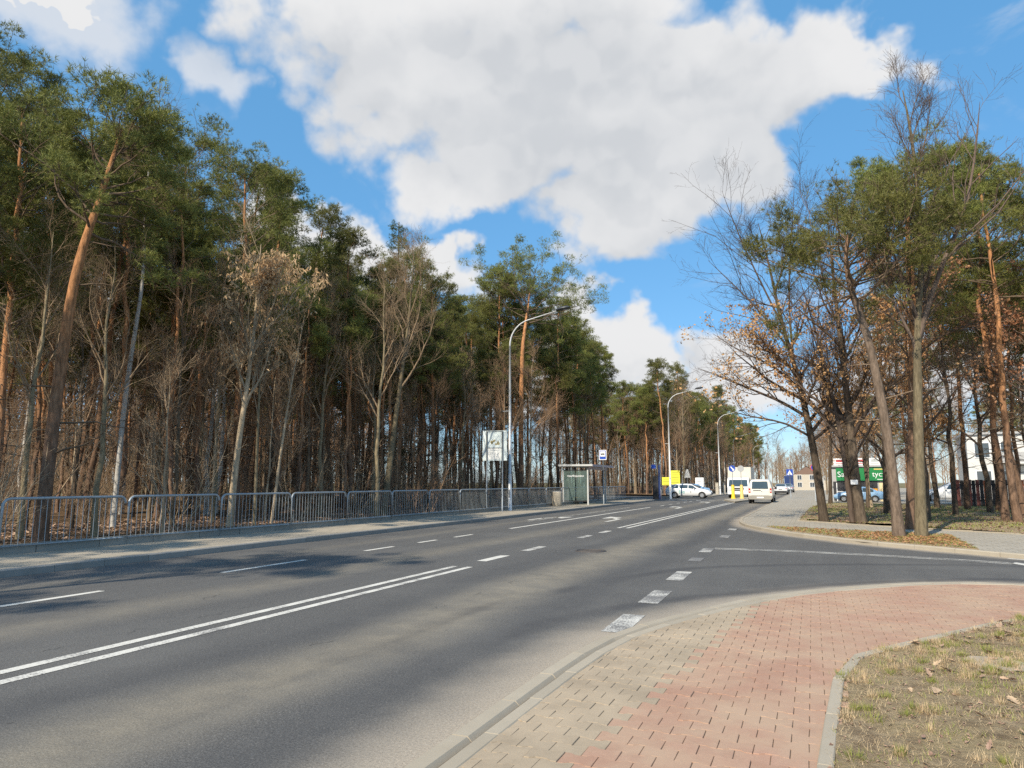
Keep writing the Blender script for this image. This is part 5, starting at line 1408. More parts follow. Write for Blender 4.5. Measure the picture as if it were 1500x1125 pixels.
b_ = Buf(); b_.poly([(-0.24, -0.06, 2.27), (0.24, -0.06, 2.27), (0, -0.06, 2.73)], 0.004, (0, -1, 0)); part('triangle', b_, 'sign_white', o)
b_ = Buf(); b_.tube([(0, -0.066, 2.47), (0, -0.066, 2.36), (-0.06, -0.066, 2.27)], 0.02, 5); b_.tube([(0, -0.066, 2.36), (0.06, -0.066, 2.27)], 0.02, 5); b_.disc((0, -0.067, 2.53), 0.035, (0, 1, 0), 8, 0.004); part('walker', b_, 'sign_black', o)
o = pole_sign('parking_sign', 'round blue traffic sign on a pole by the barrier', (0.2, 64, 0.09), 3.0)
b_ = Buf(); b_.disc((0, -0.045, 2.75), 0.3, (0, 1, 0), 20, 0.02); part('disc', b_, 'red_ink', o)
b_ = Buf(); b_.disc((0, -0.06, 2.75), 0.24, (0, 1, 0), 20, 0.012); part('field', b_, 'sign_blue', o)
for i in range(3):
    o = thing('pedestrian_barrier', 'pale grey tubular barrier beside the far footpath', 'barrier', (0.15 + i * 0.35, 61 + i * 2.3, 0.09), 0, 'barriers by the far footpath')
    b_ = Buf(); b_.tube([(0, 0, -0.1), (0, 0, 1.95), (0, 2.1, 1.95), (0, 2.1, -0.1)], 0.03, 7); b_.tube([(0, 0, 0.3), (0, 2.1, 0.3)], 0.02, 6); part('frame', b_, 'lampsteel', o)
    for j in range(6):
        b_ = Buf(); b_.tube([(0, 0.3 + j * 0.3, 0.3), (0, 0.3 + j * 0.3, 1.95)], 0.012, 5); part('bar', b_, 'lampsteel', o)

# concrete cover in the verge
o = thing('concrete_cover', 'broken pale concrete cover sunk in the verge grass', 'cover', (1.36, 7.45, 0.062), R(-12))
b_ = Buf(); pl = [(-.30, -.10), (-.12, -.22), (.14, -.30), (.34, -.22), (.38, .02), (.22, .16), (.02, .24), (-.24, .16)]
b_.poly([(x * 0.8, y * 0.9, 0) for x, y in pl], 0.018, (0, 0, 1)); part('slab', b_, 'cover', o)

# ================================================================== VEHICLES
def loft_body(st):
    """stations (y, z0, zb, zr, w_low, w_belt, w_roof) -> closed car shell"""
    rings = []
    for (y, z0, zb, zr, wl, wb, wr) in st:
        h = [(wl * 0.88, z0), (wl, z0 + 0.10), (wb, (z0 + zb) * 0.5), (wb * 0.985, zb), (wr + (wb - wr) * 0.12, zb + (zr - zb) * 0.82), (wr * 0.86, zr), (0, zr + 0.012)]
        rings.append([(x, y, z) for x, z in h] + [(-x, y, z) for x, z in h[-2::-1]])
    V = np.array(rings); n = V.shape[1]; m = len(st)
    Q = [[i * n + j, i * n + (j + 1) % n, (i + 1) * n + (j + 1) % n, (i + 1) * n + j] for i in range(m - 1) for j in range(n)]
    b_ = Buf().add(V.reshape(-1, 3), Q)
    for k, ring in ((0, 0), (1, m - 1)):
        c = V[ring].mean(0); b_.add(np.concatenate([V[ring], [c]]), [[j, (j + 1) % n, n] if k == 0 else [(j + 1) % n, j, n] for j in range(n)])
    return b_


def sidepoint(st, y, f, off=0.006):
    """point on the glass house side at station y, f from belt (0) to roof (1)"""
    a_ = np.array(st, float); v = [np.interp(y, a_[:, 0], a_[:, i]) for i in range(1, 7)]
    zb, zr, wb, wr = v[1], v[2], v[4], v[5]
    x0, x1 = wb * 0.985, wr + (wb - wr) * 0.12
    return x0 + (x1 - x0) * f + off, zb + (zr - zb) * 0.82 * f


def side_window(root, st, y0, y1, f0=0.10, f1=0.96, name='side_window', mat='carglass', cut0=0.0, cut1=0.0):
    for s in (-1, 1):
        V = []
        ys = np.linspace(y0, y1, 4)
        for y in ys:
            x, z = sidepoint(st, y, f0); V.append((s * x, y, z))
        for y in ys:
            u = (y - y0) / (y1 - y0)
            yy = y + cut0 * (1 - u) + cut1 * u
            x, z = sidepoint(st, yy, f1); V.append((s * x, yy, z))
        b_ = Buf().add(V, [[i, i + 1, i + 5, i + 4] for i in range(3)]); part(name, b_, mat, root)


def wheel(root, x, y, r_, wd=0.2):
    s = 1 if x > 0 else -1
    w0 = Buf(); w0.tube([(x - s * wd, y, r_), (x - s * 0.02, y, r_), (x, y, r_)], [r_, r_, r_ * 0.9], 22)
    t = part('wheel', w0, 'tyre', root, False)
    b_ = Buf(); b_.tube([(x - s * 0.02, y, r_), (x + s * 0.006, y, r_)], [r_ * 0.66, r_ * 0.6], 20); part('rim', b_, 'rim', t)
    b_ = Buf()
    for k in range(5):
        a_ = k * 1.2566 + 0.3; b_.box((x + s * 0.008, y + math.cos(a_) * r_ * 0.42, r_ + math.sin(a_) * r_ * 0.42), (0.006, r_ * 0.16, r_ * 0.16))
    part('hub', b_, 'black_plastic', t)


def arch(root, st, x, y, r_):
    s = 1 if x > 0 else -1
    b_ = Buf(); a_ = np.linspace(-0.25, math.pi + 0.25, 18)
    V = [(x, y + math.cos(t) * r_ * 1.16, r_ + math.sin(t) * r_ * 1.16) for t in a_] + [(x, y, r_)]
    b_.add(V, [[i, i + 1, 18] for i in range(17)]); part('wheel_arch', b_, 'black_plastic', root)


def car(name, label, cat, loc, rz, st, paint, wb, r_, wins, front_glass, rear_glass, sc=1.0, rear=True, lights=True, group=None):
    root = thing(name, label, cat, loc, rz, group); root.scale = (sc, sc, sc)
    bd = loft_body(st); part('body', bd, paint, root, True)
    wmax = max(q[5] for q in st)
    for y in wb:
        for s in (-1, 1):
            arch(root, st, s * (wmax + 0.004), y, r_); wheel(root, s * (wmax + 0.02), y, r_)
    for w_ in wins: side_window(root, st, *w_)
    a_ = np.array(st, float)
    def glass(y0, y1, nm, inset=0.90):
        V = []
        for y in (y0, y1):
            zr = np.interp(y, a_[:, 0], a_[:, 3]); wr = np.interp(y, a_[:, 0], a_[:, 6])
            V += [(-wr * inset, y, zr + 0.020), (-wr * inset * 0.4, y, zr + 0.030), (wr * inset * 0.4, y, zr + 0.030), (wr * inset, y, zr + 0.020)]
        part(nm, Buf().add(V, [[i, i + 1, i + 5, i + 4] for i in range(3)]), 'carglass', root)
    if front_glass: glass(*front_glass, 'windscreen')
    if rear_glass: glass(*rear_glass, 'rear_window')
    return root


EST = [(-2.30, 0.42, 0.72, 0.80, 0.70, 0.76, 0.66), (-2.24, 0.30, 0.90, 0.98, 0.80, 0.84, 0.70), (-2.05, 0.27, 0.96, 1.12, 0.84, 0.88, 0.68), (-1.75, 0.25, 0.97, 1.36, 0.86, 0.89, 0.60), (-1.1, 0.22, 0.95, 1.45, 0.87, 0.90, 0.60), (-0.2, 0.22, 0.93, 1.47, 0.87, 0.90, 0.61), (0.35, 0.22, 0.92, 1.42, 0.87, 0.90, 0.60),
       (1.20, 0.22, 0.90, 0.99, 0.87, 0.89, 0.70), (1.75, 0.24, 0.80, 0.90, 0.85, 0.87, 0.68), (2.12, 0.28, 0.68, 0.78, 0.80, 0.82, 0.62), (2.28, 0.34, 0.56, 0.62, 0.66, 0.70, 0.55)]
ec = car('estate_car', 'white estate car with teal lettering pulling out of the side street', 'car', (-11.75, 75.2, 0.02), R(-90), EST, 'white_paint', (-1.35, 1.40), 0.32, [(-1.95, -0.95), (-0.85, -0.02), (0.06, 0.95, 0.10, 0.96, 'side_window', 'carglass', 0.0, -0.42)], (0.42, 1.12), (-2.03, -1.74))
lettering('Syd', 0.44, 'teal_ink', ec, (0.925, -0.62, 0.64), (R(90), 0, R(90)))
b_ = Buf(); b_.box((0.915, 0.30, 0.64), (0.006, 0.05, 0.16)); part('emblem', b_, 'sign_black', ec)
for s in (-1, 1):
    b_ = Buf(); b_.box((s * 0.60, 2.10, 0.70), (0.3, 0.16, 0.10), s * -0.35); part('headlight', b_, 'head_lamp', ec)
    b_ = Buf(); b_.box((s * 0.98, 0.62, 0.98), (0.16, 0.1, 0.11)); part('mirror', b_, 'white_paint', ec)
    b_ = Buf(); b_.box((s * 0.72, -2.22, 0.86), (0.2, 0.1, 0.12)); part('tail_light', b_, 'red_lamp', ec)
b_ = Buf(); b_.box((0, 2.25, 0.46), (1.0, 0.08, 0.14)); part('grille', b_, 'black_plastic', ec)

VAN = [(-2.20, 0.42, 0.95, 1.02, 0.80, 0.84, 0.72), (-2.17, 0.36, 1.08, 1.72, 0.86, 0.89, 0.70), (-2.05, 0.32, 1.08, 1.82, 0.88, 0.90, 0.70), (-0.6, 0.30, 1.06, 1.86, 0.88, 0.90, 0.72), (0.55, 0.30, 1.04, 1.80, 0.88, 0.90, 0.70), (1.35, 0.30, 1.02, 1.12, 0.88, 0.89, 0.74), (1.9, 0.32, 0.86, 0.96, 0.85, 0.86, 0.7), (2.18, 0.38, 0.62, 0.68, 0.7, 0.74, 0.6)]
van = car('delivery_van', 'dusty white delivery van seen from behind in the lane past the island', 'van', (-3.75, 60.5, 0), R(0), VAN, 'cream_paint', (-1.35, 1.38), 0.32, [(0.1, 1.15, 0.10, 0.95, 'side_window', 'carglass', 0.0, -0.45), (-0.95, 0.0)], (0.65, 1.3), None)
b_ = Buf(); b_.add([(-0.60, -2.225, 1.14), (0.60, -2.225, 1.14), (0.56, -2.195, 1.64), (0.50, -2.192, 1.69), (-0.50, -2.192, 1.69), (-0.56, -2.195, 1.64)], [[0, 1, 2, 5], [5, 2, 3, 4]]); part('rear_window', b_, 'carglass', van)
for s in (-1, 1):
    b_ = Buf(); b_.box((s * 0.77, -2.18, 1.0), (0.13, 0.09, 0.34)); tl = part('tail_light', b_, 'red_lamp', van)
    b_ = Buf(); b_.box((s * 0.77, -2.23, 0.97), (0.09, 0.006, 0.08)); part('reflector', b_, 'sign_white', tl)
    b_ = Buf(); b_.box((s * 1.0, 0.95, 1.18), (0.18, 0.1, 0.22)); part('mirror', b_, 'black_plastic', van)
b_ = Buf(); b_.cbox((0, -2.17, 0.48), (1.66, 0.20, 0.30), 0.03); part('bumper', b_, 'bumper_grey', van)
b_ = Buf(); b_.box((-0.22, -2.235, 1.0), (0.56, 0.012, 0.05)); part('handle', b_, 'black_plastic', van)
b_ = Buf(); b_.box((0, -2.2, 0.82), (1.28, 0.06, 0.36)); part('tailgate', b_, 'cream_paint', van)
b_ = Buf(); b_.disc((0.12, -2.236, 0.94), 0.05, (0, 1, 0), 16, 0.012); part('emblem', b_, 'rim', van)
b_ = Buf(); b_.box((0, -2.285, 0.47), (0.5, 0.012, 0.11)); part('licence_plate', b_, 'sign_white', van)

SED = [(-2.2, 0.40, 0.66, 0.72, 0.74, 0.80, 0.68), (-2.1, 0.28, 0.92, 0.99, 0.84, 0.87, 0.70), (-1.55, 0.25, 0.95, 1.06, 0.87, 0.89, 0.68), (-0.85, 0.22, 0.93, 1.42, 0.87, 0.90, 0.60), (0.2, 0.22, 0.91, 1.45, 0.87, 0.90, 0.60), (1.1, 0.22, 0.89, 0.97, 0.87, 0.89, 0.70), (1.8, 0.24, 0.78, 0.86, 0.85, 0.86, 0.66), (2.2, 0.34, 0.56, 0.62, 0.66, 0.7, 0.55)]
def sedan(name, label, loc, rz, paint, sc=1.0):
    o = car(name, label, 'car', loc, rz, SED, paint, (-1.3, 1.35), 0.31, [(-1.2, -0.3), (-0.2, 0.85, 0.10, 0.96, 'side_window', 'carglass', 0.0, -0.4)], (0.28, 1.05), (-1.48, -0.92), sc)
    for s in (-1, 1):
        b_ = Buf(); b_.box((s * 0.66, -2.13, 0.80), (0.30, 0.08, 0.13)); part('tail_light', b_, 'red_lamp', o)
        b_ = Buf(); b_.box((s * 0.58, 2.05, 0.66), (0.3, 0.12, 0.1), s * -0.3); part('headlight', b_, 'head_lamp', o)
        b_ = Buf(); b_.box((s * 0.97, 0.55, 0.96), (0.16, 0.1, 0.1)); part('mirror', b_, paint, o)
    b_ = Buf(); b_.cbox((0, -2.12, 0.42), (1.55, 0.18, 0.22), 0.03); part('bumper', b_, 'black_plastic', o)
    b_ = Buf(); b_.box((0, -2.19, 0.70), (0.5, 0.02, 0.11)); part('licence_plate', b_, 'sign_white', o)
    return o
sedan('white_car', 'white car driving away ahead of the delivery van', (-4.05, 106, 0), 0, 'white_paint')
sedan('silver_car', 'silver car with red tail lights ahead of the white car', (-3.65, 122, 0), 0, 'silver_paint')
sedan('parked_car', 'white car parked side-on between the lawn trees', (10.1, 65.5, 0.14), R(90), 'white_paint')
sedan('parked_car', 'light blue car parked below the green shop sign', (3.2, 60.4, 0.14), R(90), 'blue_car', 0.8)
sedan('parked_car', 'dark blue car standing behind the white estate car', (-12.6, 81.0, 0.02), R(100), 'blue_car')

def truck(name, label, loc, rz, cabmat, boxmat, Wd=2.2, Lb=5.0, Hb=3.25):
    o = thing(name, label, 'truck', loc, rz)
    b_ = Buf(); hw = Wd / 2
    cab = [(-0.0, 0.55), (0.0, 1.15), (0.22, 1.95), (0.42, 2.12), (1.7, 2.16), (1.7, 0.55)]     # (depth from nose, z)
    V = [(s * hw * (0.96 if z > 1.9 else 1.0), -d, z) for s in (-1, 1) for d, z in cab]
    n = 6; T = [[0, i, i + 1] for i in range(1, 5)] + [[6, 6 + i + 1, 6 + i] for i in range(1, 5)]
    b_.add(V, T); b_.F4.append(np.array([[i, (i + 1) % 6, 6 + (i + 1) % 6, 6 + i] for i in range(6)])); part('cab', b_, cabmat, o)
    def onfront(x, z, off=0.012):
        d = np.interp(z, [0.55, 1.15, 1.95], [0, 0, 0.22]); return (x, -d + off, z)
    b_ = Buf().add([onfront(-hw * .88, 1.2), onfront(hw * .88, 1.2), onfront(hw * .82, 1.90), onfront(-hw * .82, 1.90)], [[0, 1, 2, 3]]); part('windscreen', b_, 'carglass', o)
    for s in (-1, 1):
        b_ = Buf().add([(s * (hw + .006), -0.15, 1.2), (s * (hw + .006), -1.2, 1.2), (s * (hw * .97 + .006), -1.2, 1.92), (s * (hw * .97 + .006), -0.4, 1.92)], [[0, 1, 2, 3]]); part('side_window', b_, 'carglass', o)
        b_ = Buf(); b_.box((s * hw * .76, 0.01, 0.86), (0.30, 0.05, 0.2)); part('headlight', b_, 'head_lamp', o)
        b_ = Buf(); b_.box((s * (hw + .2), -0.1, 1.55), (0.2, 0.1, 0.4)); part('mirror', b_, 'black_plastic', o)
        for y in (-0.9, -4.6):
            wheel(o, s * (hw - 0.02), y, 0.4, 0.28)
    b_ = Buf(); b_.box((0, 0.012, 0.98), (1.1, 0.03, 0.16)); b_.box((0, 0.012, 0.78), (0.9, 0.03, 0.1)); part('grille', b_, 'black_plastic', o)
    b_ = Buf(); b_.cbox((0, 0.02, 0.52), (Wd * .98, 0.18, 0.24), 0.03); part('bumper', b_, 'sign_white', o)
    b_ = Buf(); b_.box((0, -3.0, 0.55), (0.9, 5.4, 0.2)); part('chassis', b_, 'black_plastic', o)
    b_ = Buf(); b_.cbox((0, -1.85 - Lb / 2, (0.85 + Hb) / 2), (Wd + 0.16, Lb, Hb - 0.85), 0.02); part('cargo_box', b_, boxmat, o)
    b_ = Buf()
    for s in (-1, 1): b_.box((s * (hw + .085), -1.85 - Lb / 2, 0.9), (0.02, Lb, 0.08))
    part('trim', b_, 'grey_panel', o)
    return o
truck('cargo_truck', 'white cargo truck with tall cream box waiting behind the yellow bollards', (-7.2, 78.5, 0), R(180), 'white_paint', 'box_white')
truck('cargo_truck', 'dark blue truck far down the road', (-4.1, 165, 0), 0, 'blue_paint', 'blue_paint', 2.3, 5.0, 3.0)

# ================================================================== BUILDINGS
def windows(root, spots, y, w_, h_, frame='sign_white', glass='winglass'):
    for x, z in spots:
        f = Buf(); t = 0.07
        f.box((x, y, z + h_ / 2 + t / 2), (w_ + 2 * t, 0.08, t)); f.box((x, y, z - h_ / 2 - t / 2), (w_ + 2 * t, 0.08, t)); f.box((x - w_ / 2 - t / 2, y, z), (t, 0.08, h_)); f.box((x + w_ / 2 + t / 2, y, z), (t, 0.08, h_)); f.box((x, y, z), (0.05, 0.06, h_))
        fo = part('window', f, frame, root)
        part('pane', Buf().box((x, y + 0.02, z), (w_, 0.02, h_)), glass, fo)

sp = thing('shop', 'low shop with green lettered sign boards behind the lawn trees', 'shop', (4.1, 63.5, 0.14))
b_ = Buf(); b_.box((-0.3, 2.5, 1.35), (4.7, 4.6, 2.7)); part('wall', b_, 'grey_panel', sp)
b_ = Buf(); b_.box((-0.3, 2.5, 2.78), (4.9, 5.0, 0.14)); part('roof', b_, 'grey_panel', sp)
b_ = Buf(); b_.box((-0.25, 0.05, 2.12), (4.1, 0.10, 1.0)); gs = part('sign_board', b_, 'green_sign', sp)
lettering('Salon', 0.62, 'sign_white', gs, (-1.55, -0.008, 2.1)); lettering('tyczny', 0.58, 'sign_white', gs, (1.05, -0.008, 2.12))
b_ = Buf(); b_.box((1.0, -0.005, 2.52), (1.1, 0.006, 0.09)); part('print', b_, 'yellow_dusty', gs)
b_ = Buf(); b_.box((1.1, -0.005, 1.72), (0.9, 0.006, 0.05)); part('print', b_, 'sign_white', gs)
for x, w_, ink in ((-1.95, 1.0, 'red_ink'), (-0.45, 0.6, 'red_ink'), (0.55, 0.85, 'ink_grey'), (1.55, 0.85, 'ink_grey')):
    b_ = Buf(); b_.box((x, 0.05, 3.12), (w_, 0.06, 0.58)); s_ = part('sign_board', b_, 'sign_white', sp)
    b_ = Buf(); b_.box((x, 0.015, 3.2), (w_ * .6, 0.006, 0.18)); b_.box((x, 0.015, 2.97), (w_ * .7, 0.006, 0.05)); part('print', b_, ink, s_)
b_ = Buf(); b_.box((-0.95, 0.17, 0.8), (3.2, 0.06, 1.5)); part('shop_window', b_, 'sign_black', sp)  # opaque black panel, the dark interior behind the opening put into its colour
b_ = Buf(); b_.box((1.25, 0.16, 0.72), (0.95, 0.05, 1.45)); part('board', b_, 'beige', sp)
b_ = Buf(); b_.box((0.35, 0.13, 0.75), (0.55, 0.05, 0.5)); part('poster', b_, 'orange', sp)
b_ = Buf(); b_.box((0.35, 0.13, 0.25), (0.5, 0.05, 0.45)); part('poster', b_, 'sign_blue', sp)
b_ = Buf(); b_.box((-2.3, 0.1, 0.7), (0.06, 0.06, 1.5)); b_.box((-1.2, 0.1, 0.7), (0.06, 0.06, 1.5)); b_.box((-1.75, 0.1, 0.75), (1.1, 0.05, 0.05)); part('rail', b_, 'sign_white', sp)
o = thing('advertising_sign', 'orange and white sign panel on a post behind the lawn', 'sign', (7.2, 62, 0.14))
b_ = Buf(); b_.tube([(0, 0.05, -0.1), (0, 0.05, 2.0)], 0.04, 6); part('post', b_, 'galv', o)
b_ = Buf(); b_.box((0, 0, 0.95), (0.5, 0.04, 0.62)); part('panel', b_, 'orange', o)
b_ = Buf(); b_.box((0, 0, 1.55), (0.5, 0.04, 0.5)); s_ = part('panel', b_, 'sign_white', o)
b_ = Buf(); b_.box((0, -0.024, 1.5), (0.3, 0.006, 0.16)); part('print', b_, 'red_ink', s_)

wbld = thing('white_building', 'white rendered two storey building behind the dark red fence', 'building', (20.3, 79, 0.1), R(-4))
b_ = Buf(); b_.box((0, 5, 3.0), (13, 9, 6.1)); part('wall', b_, 'render_white', wbld)
b_ = Buf(); b_.box((0, 5, 6.15), (13.5, 9.5, 0.2)); part('roof', b_, 'grey_panel', wbld)
windows(wbld, [(x, z) for z in (1.9, 4.55) for x in (-5.3, -3.2, -1.1, 1.0, 3.1, 5.2)], 0.48, 1.15, 1.35)
b_ = Buf(); b_.box((-2.2, -0.1, 3.3), (4.2, 1.2, 0.14)); bl = part('balcony', b_, 'render_white', wbld)
b_ = Buf(); b_.box((-2.2, -0.66, 3.85), (4.2, 0.05, 0.9)); part('balustrade', b_, 'grey_panel', bl)

fn = thing('board_fence', 'tall dark red board fence with some bright rusty boards', 'fence', (8.6, 53.5, 0.12), R(-2))
bm_ = {k: Buf().box((0, 0, 0.82), (0.2, 0.03, 1.66)).mesh('board', M[k]) for k in ('fence_red', 'fence_black', 'fence_orange')}
for i in range(40):
    k = 'fence_orange' if i in (7, 16, 17) else ('fence_black' if random.random() < 0.4 else 'fence_red')
    obj('board', bm_[k], fn, (i * 0.212, random.uniform(-0.008, 0.008), random.uniform(-0.03, 0.03)))
b_ = Buf()
for z in (0.35, 1.35): b_.box((4.2, 0.05, z), (8.5, 0.05, 0.08))
part('rail', b_, 'fence_black', fn)
for i in range(5):
    b_ = Buf(); b_.box((i * 2.1, 0.11, 0.8), (0.09, 0.09, 1.7)); part('post', b_, 'fence_black', fn)
kf = thing('wire_gate', 'grey wire gate between the orange sign and parked white car', 'gate', (8.35, 63, 0.14))
b_ = Buf(); b_.tube([(0, 0, 0), (0, 0, 1.5), (0.9, 0, 1.5), (0.9, 0, 0.05), (0, 0, 0.05)], 0.025, 6); part('frame', b_, 'galv', kf)
for i in range(7):
    b_ = Buf(); b_.tube([(0.1 + i * 0.117, 0, 0.05), (0.1 + i * 0.117, 0, 1.5)], 0.008, 4); part('bar', b_, 'galv', kf)

hs = thing('house', 'small white gabled house at the far end of the road', 'house', (-1.0, 158, 0.0), R(3)); hs.scale = (0.78, 0.78, 0.78)
b_ = Buf(); b_.box((0, 4, 2.0), (6.5, 8, 4.4)); part('wall', b_, 'render_cream', hs)
b_ = Buf(); b_.add([(-3.5, -0.2, 4.1), (3.5, -0.2, 4.1), (0, -0.2, 6.4), (-3.5, 8.2, 4.1), (3.5, 8.2, 4.1), (0, 8.2, 6.4)], [[0, 3, 5, 2], [1, 2, 5, 4]]); b_.add([(-3.2, 0.0, 4.15), (3.2, 0.0, 4.15), (0, 0.0, 6.3)], [[0, 1, 2]]); part('roof', b_, 'roof_tile', hs)
windows(hs, [(-1.8, 1.5), (1.2, 1.5), (-1.8, 3.4), (1.2, 3.4)], -0.03, 1.0, 1.15)
b_ = Buf(); b_.box((4.4, 4, 1.3), (2.4, 6, 2.6)); part('annex', b_, 'render_cream', hs)

# ================================================================== GROUND COVER
gr = np.random.default_rng(77)
def blades(n, poly, bx, zf, h0, h1, wd, lie, patch=None, seed=0):
    x = gr.uniform(bx[0], bx[1], n * 3); y = gr.uniform(bx[2], bx[3], n * 3); p = np.stack([x, y], 1)
    k = inside(p, poly)
    if patch is not None: k &= gr.random(len(p)) < patch(x, y)
    p = p[k][:n]; N = len(p); a_ = gr.random(N) * 6.28
    h = gr.uniform(h0, h1, N); t = np.clip(gr.normal(lie, 0.3, N), 0.05, 1.5)
    b0 = np.c_[p, zf(p[:, 0], p[:, 1]) - 0.004]
    d = np.stack([np.cos(a_) * np.sin(t), np.sin(a_) * np.sin(t), np.cos(t)], 1)
    s = np.stack([-np.sin(a_), np.cos(a_), a_ * 0], 1) * wd / 2
    V = np.stack([b0 - s, b0 + s, b0 + d * h[:, None]], 1)
    return V.reshape(-1, 3), np.arange(N * 3).reshape(-1, 3)
def pnoise(x, y, f=1.0, s=0.0): return np.clip(0.5 + 0.5 * (np.sin(x * 2.3 * f + 1.7 * np.sin(y * 1.9 * f + s) + s) * np.sin(y * 2.7 * f + 1.3 * np.sin(x * 2.1 * f) + 2 * s)), 0, 1)
vb = (-0.1, 4.2, 2.8, 11.0)
green = lambda x, y: np.clip(np.clip(pnoise(x, y, 2.4, 1.0) - 0.45, 0, 1) * 2.2 * np.clip((x + 0.5 - 0.1 * (y - 4)) / 1.6, 0.1, 1), 0, 1)
o = obj('grass', Buf().add(*blades(24000, vp, vb, verge_z, 0.02, 0.06, 0.0045, 0.8, green)).mesh('grass', M['grass'])); tag(o, 'short green grass tufts on the near verge', 'grass', kind='stuff')
o = obj('dry_grass', Buf().add(*blades(62000, vp, vb, verge_z, 0.02, 0.065, 0.004, 1.28)).mesh('dry_grass', M['straw'])); tag(o, 'flattened straw-coloured dry grass on the near verge', 'grass', kind='stuff')
def tufts(n, per, poly, bx, zf, h0, h1, wd):
    x = gr.uniform(bx[0], bx[1], n * 4); y = gr.uniform(bx[2], bx[3], n * 4); p = np.stack([x, y], 1)
    k = inside(p, poly) & (gr.random(len(p)) < np.clip(0.12 + pnoise(x, y, 1.3, 4.0) ** 2 * np.clip(x / 1.2, 0.1, 1), 0, 1)); p = p[k][:n]
    q = np.repeat(p, per, 0) + gr.normal(size=(len(p) * per, 2)) * np.repeat(gr.uniform(0.015, 0.05, len(p)), per)[:, None]
    dv = q - np.repeat(p, per, 0); N = len(q); a_ = np.arctan2(dv[:, 1], dv[:, 0]) + gr.normal(size=N) * 0.6
    t = np.clip(gr.normal(0.55, 0.3, N), 0.05, 1.3); h = gr.uniform(h0, h1, N)
    b0 = np.c_[q, zf(q[:, 0], q[:, 1]) - 0.004]; d = np.stack([np.cos(a_) * np.sin(t), np.sin(a_) * np.sin(t), np.cos(t)], 1); sd = np.stack([-np.sin(a_), np.cos(a_), a_ * 0], 1) * wd / 2
    return np.stack([b0 - sd, b0 + sd, b0 + d * h[:, None]], 1).reshape(-1, 3), np.arange(N * 3).reshape(-1, 3)
o = obj('grass_tufts', Buf().add(*tufts(340, 80, vp, vb, verge_z, 0.03, 0.075, 0.004)).mesh('grass_tufts', M['grass'])); tag(o, 'bright green grass tufts dotted over the near verge', 'grass', kind='stuff')
o = obj('dry_tufts', Buf().add(*tufts(420, 55, vp, vb, verge_z, 0.03, 0.085, 0.004)).mesh('dry_tufts', M['straw'])); tag(o, 'pale dead grass tufts dotted over the near verge', 'grass', kind='stuff')
lawnfar = lambda x, y: x * 0 + 0.105
o = obj('grass', Buf().add(*blades(9000, strip_poly, (-1.6, 3.7, 19, 27), lawnfar, 0.03, 0.08, 0.012, 0.7, lambda x, y: pnoise(x, y, 1.1, 2))).mesh('grass', M['grass'])); tag(o, 'thin grass on the verge strip across the side road', 'grass', kind='stuff')
o = obj('grass', Buf().add(*blades(26000, plot_poly, (-0.6, 14, 22, 56), plot_z, 0.04, 0.11, 0.022, 0.7, lambda x, y: pnoise(x, y, 0.35, 3) ** 1.5)).mesh('grass', M['grass'])); tag(o, 'patchy grass on the corner lawn', 'grass', kind='stuff')

def litter(n, poly, bx, zf, size, patch=None):
    x = gr.uniform(bx[0], bx[1], n * 3); y = gr.uniform(bx[2], bx[3], n * 3); p = np.stack([x, y], 1); k = inside(p, poly)
    if patch is not None: k &= gr.random(len(p)) < patch(x, y)
    p = p[k][:n]; N = len(p); z = zf(p[:, 0], p[:, 1]) + 0.004
    a_ = gr.random(N) * 6.28; u = np.stack([np.cos(a_), np.sin(a_), gr.normal(size=N) * 0.25], 1); v = np.stack([-np.sin(a_), np.cos(a_), gr.normal(size=N) * 0.25], 1)
    s = size * gr.uniform(0.5, 1.2, (N, 1)); c = np.c_[p, z + 0.25 * s[:, 0] * 0.3]; up_ = np.array([[0, 0, 1.0]])
    V = np.stack([c - u * s * .5, c + v * s * .3 + up_ * s * .18, c + u * s * .5, c - v * s * .3 + up_ * s * .18], 1)
    f = np.arange(N)[:, None] * 4
    return V.reshape(-1, 3), np.concatenate([f + [0, 2, 1], f + [0, 3, 2]])
o = obj('leaf_litter', Buf().add(*litter(2600, strip_poly, (-1.6, 3.7, 19, 27), lawnfar, 0.10, lambda x, y: 0.25 + 0.75 * np.clip(1 - np.hypot(x - 2.7, y - 22.2) / 2.6, 0, 1))).mesh('leaf_litter', M['oakleaf'])); tag(o, 'orange fallen leaves heaped round the trunks on the verge strip', 'leaves', kind='stuff')
o = obj('leaf_litter', Buf().add(*litter(7000, plot_poly, (-0.6, 14, 22, 56), plot_z, 0.12, lambda x, y: pnoise(x, y, 0.5, 5))).mesh('leaf_litter', M['deadleaf'])); tag(o, 'brown fallen leaves on the corner lawn', 'leaves', kind='stuff')
fpoly = [(-15.5, 2), (-15.5, 64), (-26, 64), (-26, 2)]
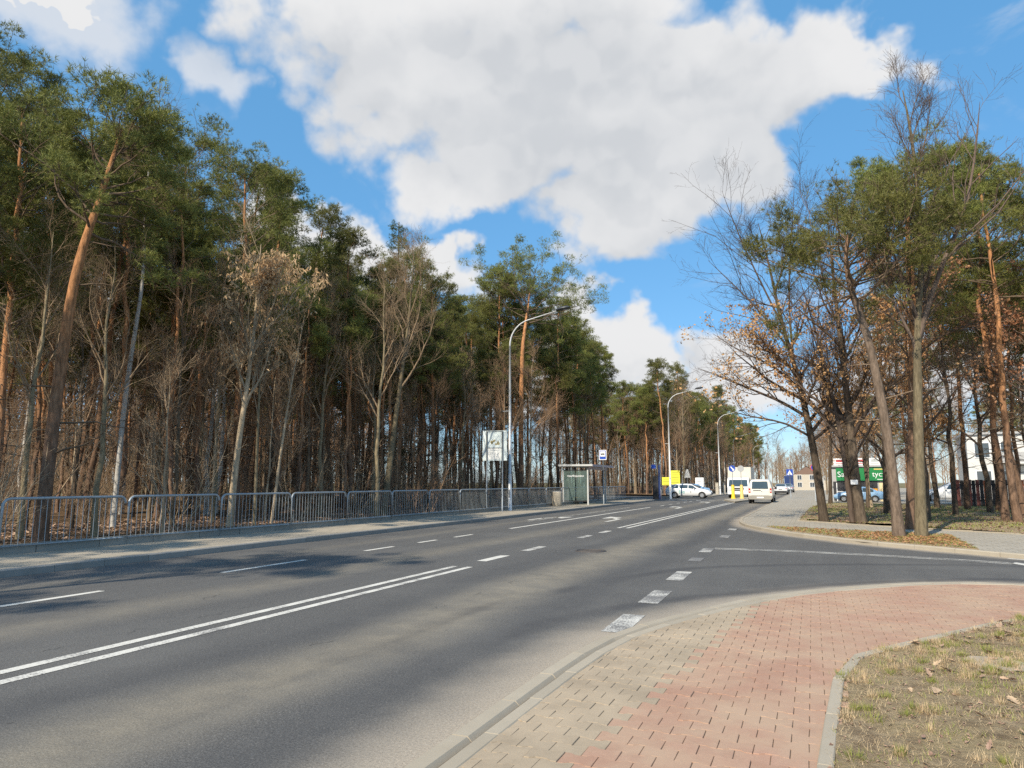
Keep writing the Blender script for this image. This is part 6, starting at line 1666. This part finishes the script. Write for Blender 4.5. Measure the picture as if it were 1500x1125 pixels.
o = obj('leaf_litter', Buf().add(*litter(30000, fpoly, (-26, -15.5, 4, 64), floor_z, 0.13)).mesh('leaf_litter', M['deadleaf'])); tag(o, 'brown leaf litter on the floor of the wood', 'leaves', kind='stuff')
o = obj('leaf_litter', Buf().add(*litter(2600, vp, vb, verge_z, 0.03)).mesh('leaf_litter', M['deadleaf'])); tag(o, 'crumbled leaf scraps strewn over the near verge', 'leaves', kind='stuff')

# lobed oak leaves lying on the near verge, one by one
def leaf_mesh(seed):
    r = np.random.default_rng(seed); n = 9
    L = np.linspace(0, 1, n); wv_ = np.array([.03, .16, .10, .27, .16, .34, .20, .22, .02]); curl = r.uniform(0.1, 0.35)
    zc = curl * (L - 0.5) ** 2 + r.normal(size=n) * 0.015
    Lf = np.stack([L - .5, wv_, zc + wv_ * r.uniform(0.15, 0.6)], 1); Rt = np.stack([L - .5 + r.normal() * 0.02, -wv_ * r.uniform(.8, 1.1), zc + wv_ * r.uniform(0.1, 0.5)], 1); C_ = np.stack([L - .5, L * 0, zc], 1)
    V = np.concatenate([Lf, C_, Rt]); Q = [[i, i + 1, n + i + 1, n + i] for i in range(n - 1)] + [[n + i, n + i + 1, 2 * n + i + 1, 2 * n + i] for i in range(n - 1)]
    return Buf().add(V, Q).mesh('fallen_leaf', M['deadleaf'], True)
lms = [leaf_mesh(i) for i in range(7)]
k = 0
while k < 230:
    x, y = gr.uniform(0.15, 3.2), gr.uniform(3.4, 9.5)
    if not inside(np.array([(x, y)]), vp)[0] or gr.random() > np.clip((x - 0.1) / 1.3, 0.12, 1): continue
    o = obj('fallen_leaf', lms[k % 7], None, (x, y, float(verge_z(np.array(x), np.array(y))) + 0.014))
    o.rotation_euler = (gr.normal() * 0.25, gr.normal() * 0.25, gr.random() * 6.28); s = gr.uniform(0.06, 0.13); o.scale = (s, s * gr.uniform(0.6, 1.0), s * 0.8)
    tag(o, 'dry lobed brown leaf lying curled on the verge grass', 'leaf', 'fallen leaves on the near verge'); k += 1
